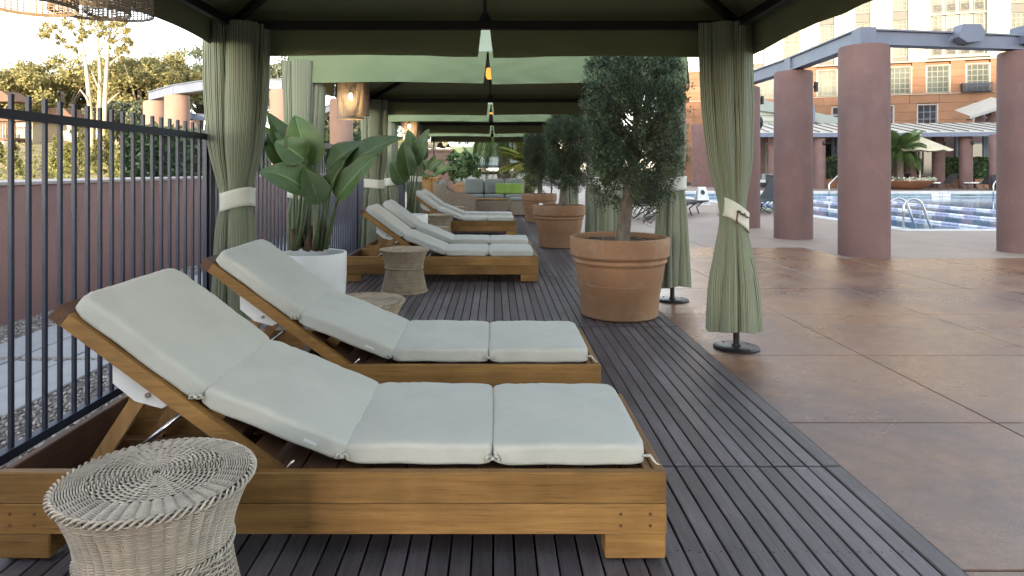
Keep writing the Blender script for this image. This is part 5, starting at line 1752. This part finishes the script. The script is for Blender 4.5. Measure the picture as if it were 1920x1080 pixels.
h1 = box_hedge(-5.05,-4.65,9.1,14.0,.9,1.74,'dense green hedge rising over the garden wall behind the fence',HEDGE,.085,9000,nm='garden_hedge')
h2 = box_hedge(-6.2,-4.6,19.0,24.0,.3,2.36,'light green hedge top behind the second cabana curtain',HEDGE,.16,5000,nm='far_garden_hedge')

rp = thing('ring_pergola', 'round pergola of peach columns and grey-blue ring beam beyond the hedge', 'pergola')
ring = [(291,19.8,190),(332,18.5,179),(414,17.2,171),(530,17.4,169),(640,19.0,186)]
for px_, d, py_ in ring:
    p = at(px_,py_,d)
    build('column', G().lathe([(.325,-.3),(.325,p.z-.05),(.3,p.z)], 32, p.x, p.y), PINKSTUCCO, rp, ang=40)
for px_, d in ((358,26.5),(470,28),(585,27)):
    p = at(px_,0,d); build('column', G().lathe([(.325,-.3),(.325,3.15)], 24, p.x, p.y), PINKSTUCCO, rp, ang=40)
rb = [at(x,0,d) for x,d in ((285,20.2),(332,18.5),(414,17.2),(530,17.4),(645,19.2))]
for a, b in zip(rb, rb[1:]):
    beam((a.x,a.y),(b.x,b.y), 3.30, 3.52, .2, rp)
rb = [at(x,0,d) for x,d in ((290,21.5),(358,26.5),(470,28),(585,27),(645,21))]
for a, b in zip(rb, rb[1:]):
    beam((a.x,a.y),(b.x,b.y), 3.20, 3.40, .2, rp)

def crown_tree(px_, top, d, w, label, mat, seed, base_z=None, dens=190, size=.24, ncl=80):
    rr = random.Random(seed); x = at(px_,0,d).x
    bz = bank_z(x,d)-.2 if base_z is None else base_z
    H = at(0,top,d).z-bz
    c = thing('background_tree', label, 'tree', (x,d,bz), 0, 'sunlit trees on the bank')
    g = G(); cen, rad = [], []
    g.tube([(0,0,0),(.15,0,H*.3),(-.1,.1,H*.6)], [.28,.22,.12], 8)
    for k in range(9):
        a = k*2.4; r = w*.36*rr.uniform(.6,1.1); z = H*rr.uniform(.45,.85)
        g.tube([(0,0,H*.28),(r*.5*math.cos(a),r*.5*math.sin(a),z*.75),(r*math.cos(a),r*math.sin(a),z)], [.12,.07,.02], 5)
    build('trunk', g, PALEBARK if mat is OAKLEAF else BARK, c, True)
    for k in range(ncl):
        u = rr.uniform(-1,1); th = rr.uniform(0,6.28); s = math.sqrt(1-u*u); q = rr.uniform(.45,1.0)
        lump = 1+.18*math.sin(2*th+seed)+.12*math.sin(4*u+th*3)
        cen.append((w*.5*s*math.cos(th)*q*lump, w*.42*s*math.sin(th)*q*lump, H*.60+H*.38*u*q*(1+.08*math.sin(3*th)))); rad.append(w*rr.uniform(.06,.13))
    obj('crown', leaf_mesh('crown', clump_points(cen,rad,dens,.8), size, mat, .5), c)
    return c
crown_tree(-8, 120, 46, 7.5, 'golden sunlit tree at the left picture edge', OAKLEAF, 1)
crown_tree(50, 122, 52, 6.5, 'golden tree with low crown, second from the left edge', OAKLEAF, 2)
crown_tree(118, 102, 50, 7.5, 'golden rounded tree left of the tall eucalyptus', OAKLEAF, 3)
crown_tree(200, 112, 54, 7.0, 'golden tree behind the eucalyptus trunks', OAKLEAF, 4)
crown_tree(262, 98, 49, 7.0, 'brightest golden tree right of the eucalyptus', OAKLEAF, 5)
crown_tree(312, 96, 52, 6.2, 'golden tree with tall crown above the round pergola', OAKLEAF, 6)
crown_tree(228, 190, 44, 4.0, 'dark olive tree below the eucalyptus branches', OLIVELEAF, 7)
crown_tree(375, 88, 58, 7.0, 'grey-green tree beside the nearest left curtain', OLIVELEAF, 8, dens=140)
crown_tree(430, 120, 60, 7.5, 'grey-green tree hidden behind the nearest left curtain', OLIVELEAF, 9, dens=150)
crown_tree(530, 100, 56, 6.0, 'grey-green tree between the first two left curtains', OLIVELEAF, 10, dens=150)
crown_tree(640, 200, 48, 5.0, 'brown-green tree seen below the second cabana lamp', OLIVELEAF, 13)

# tall eucalyptus
DE = 42.0
eu = thing('eucalyptus_tree', 'tall pale-trunked eucalyptus with sparse hanging leaf clumps', 'tree', at(180,262,DE))
o = at(180,262,DE)
E_ = lambda x, y, dd=0: tuple(at(x,y,DE+dd)-o)
g = G()
g.tube([E_(172,300),E_(170,220),E_(165,160),E_(160,115),E_(152,60),E_(150,38)], [.19,.16,.13,.10,.06,.02], 8)
g.tube([E_(184,300),E_(186,200,.3),E_(188,150,.3),E_(185,90),E_(183,45)], [.17,.14,.11,.07,.02], 8)
g.tube([E_(194,300),E_(196,200,-.2),E_(200,130,-.2),E_(203,80),E_(212,40)], [.17,.14,.11,.07,.02], 8)
build('trunk', g, PALEBARK, eu, True)
g = G()
for pts in ([(164,120),(150,108),(125,80),(105,60),(88,55)],[(158,112),(140,100),(128,92)],[(200,130),(212,115),(222,105)],[(202,90),(220,75),(236,72)],[(186,100),(195,75),(200,55)],[(153,65),(135,45),(122,42)],[(203,80),(226,60),(232,50)],[(170,200),(160,180),(150,168)],[(196,200),(210,185),(225,172)],[(187,170),(178,150),(172,135)]):
    n_ = len(pts)
    g.tube([E_(x,y,random.uniform(-.4,.4) if i else 0) for i,(x,y) in enumerate(pts)], [.07*(1-.8*i/n_) for i in range(n_)], 6)
build('branch', g, PALEBARK, eu, True)
cl = [(84,48,13),(80,62,9),(90,66,8),(104,52,7),(112,68,8),(122,40,10),(128,46,8),(118,78,6),(142,95,6),(128,90,5),(150,40,10),(146,55,8),(158,66,7),(170,40,10),(180,52,10),(186,38,10),(198,44,11),(210,38,11),(220,50,10),(232,44,9),(238,56,8),(206,62,8),(190,66,6),(232,72,8),(244,80,7),(226,88,8),(222,102,5),(228,110,4),(236,92,6),(214,76,6),(168,60,6),(146,72,5)]
cl = [(x+random.gauss(0,r*.55), y+random.gauss(0,r*.55), r*.55) for x,y,r in cl for _ in range(4)]
P = clump_points([E_(x,y,rng.normal(0,.7)) for x,y,r in cl], [r*DE/F*1.15 for x,y,r in cl], 80)
obj('crown', leaf_mesh('crown', P, .17, EUCLEAF, .3, -.7), eu)

# columnar shrubs on the bank
for i, (px_, top, bot, w, d) in enumerate(((28,282,340,26,24),(104,262,340,20,25),(148,240,340,24,25.5),(182,270,340,16,26),(204,246,340,20,26.5),(228,300,340,26,23),(0,275,340,18,26),(128,278,340,14,27))):
    nmz = ['leftmost wide bush','bushy one third from the left edge','tall one left of the eucalyptus trunks','short slim one under the eucalyptus','tall one right of the eucalyptus trunks','low round one by the dark hedge','one at the picture edge','small one between two taller ones'][i]
    p = at(px_,bot,d); r = w*d/F*.5; H = (bot-top)*d/F+.5
    c = thing('columnar_shrub', 'yellow-green columnar shrub on the bank, %s' % nmz, 'shrub', (p.x,p.y,p.z-.3), 0, 'columnar shrubs on the sunlit bank')
    cen = [(rng.normal(0,r*.3),rng.normal(0,r*.3),H*t) for t in np.linspace(.05,.97,18)]
    rd = [r*1.0*(1-.6*max(0,t-.4)/.6) for t in np.linspace(.05,.97,18)]
    obj('foliage', leaf_mesh('foliage', clump_points(cen,rd,110,.9), .10, SHRUBLEAF, .45, .8), c)
    build('stem', G().tube([(0,0,0),(0,0,H*.8)], [.05,.02], 6), BARK, c)

# houses up the bank
def house(px0, px1, ytop, ybot, d, label, wins, gable=0, balcony=None):
    a, b = at(px0,ytop,d), at(px1,ytop,d); zb = at(0,ybot,d).z-.8
    c = thing('hillside_house', label, 'house', ((a.x+b.x)/2,d,zb), R(-8), 'houses on the hillside')
    w, h = (b.x-a.x)/2, a.z-zb
    build('wall', G().box(-w,w,0,6,0,h), HOUSEWALL, c)
    build('roof', G().prism([(-w-.35,h),(w+.35,h),(w*.5,h+gable),(-w*.5,h+gable)] if gable else [(-w-.3,h),(w+.3,h),(w+.3,h+.25),(-w-.3,h+.25)], 1, -.5, 6.4), HOUSEROOF, c)
    for (u0,u1,v0,v1) in wins:
        x0,x1,z0,z1 = -w+2*w*u0,-w+2*w*u1,h*v0,h*v1
        wd = build('window', G().box(x0-.07,x1+.07,-.06,0,z0-.07,z1+.07), FRAMEPALE, c)
        build('pane', G().box(x0,x1,-.09,-.061,z0,z1), DARKGLASS, wd)
    if balcony:
        u0,u1,v = balcony; x0,x1,z0 = -w+2*w*u0,-w+2*w*u1,h*v
        bl = build('balcony', G().box(x0,x1,-1.3,0,z0-.15,z0), HOUSETRIM, c)
        for x in np.linspace(x0,x1,9): build('baluster', G().box(x-.03,x+.03,-1.3,-1.24,z0,z0+.9), HOUSETRIM, bl)
        build('handrail', G().box(x0,x1,-1.32,-1.22,z0+.9,z0+1.0), HOUSETRIM, bl)
        for x in (x0+.1,x1-.1): build('balcony_post', G().box(x-.07,x+.07,-1.3,-1.16,0,z0-.15), HOUSETRIM, bl)
        build('porch_roof', G().prism([(x0-.3,z0+2.3),(x1+.3,z0+2.3),((x0+x1)/2,z0+3.0)], 1, -1.5, 0), HOUSEROOF, bl)
house(-30,66,228,270,44,'cream house with brown timber balcony at the left edge',[(.62,.7,.35,.6),(.85,.92,.3,.5),(.4,.5,.3,.6)],0.0,(.5,.98,.5))
house(72,150,228,270,46,'cream house with two small windows behind the fence pickets',[(.2,.27,.62,.8),(.29,.36,.62,.8),(.5,.57,.62,.8),(.22,.34,.2,.4)],.9)
house(192,262,234,272,47,'shaded cream house at the right of the eucalyptus trunks',[(.5,.75,.2,.45),(.15,.3,.5,.75)],.4)
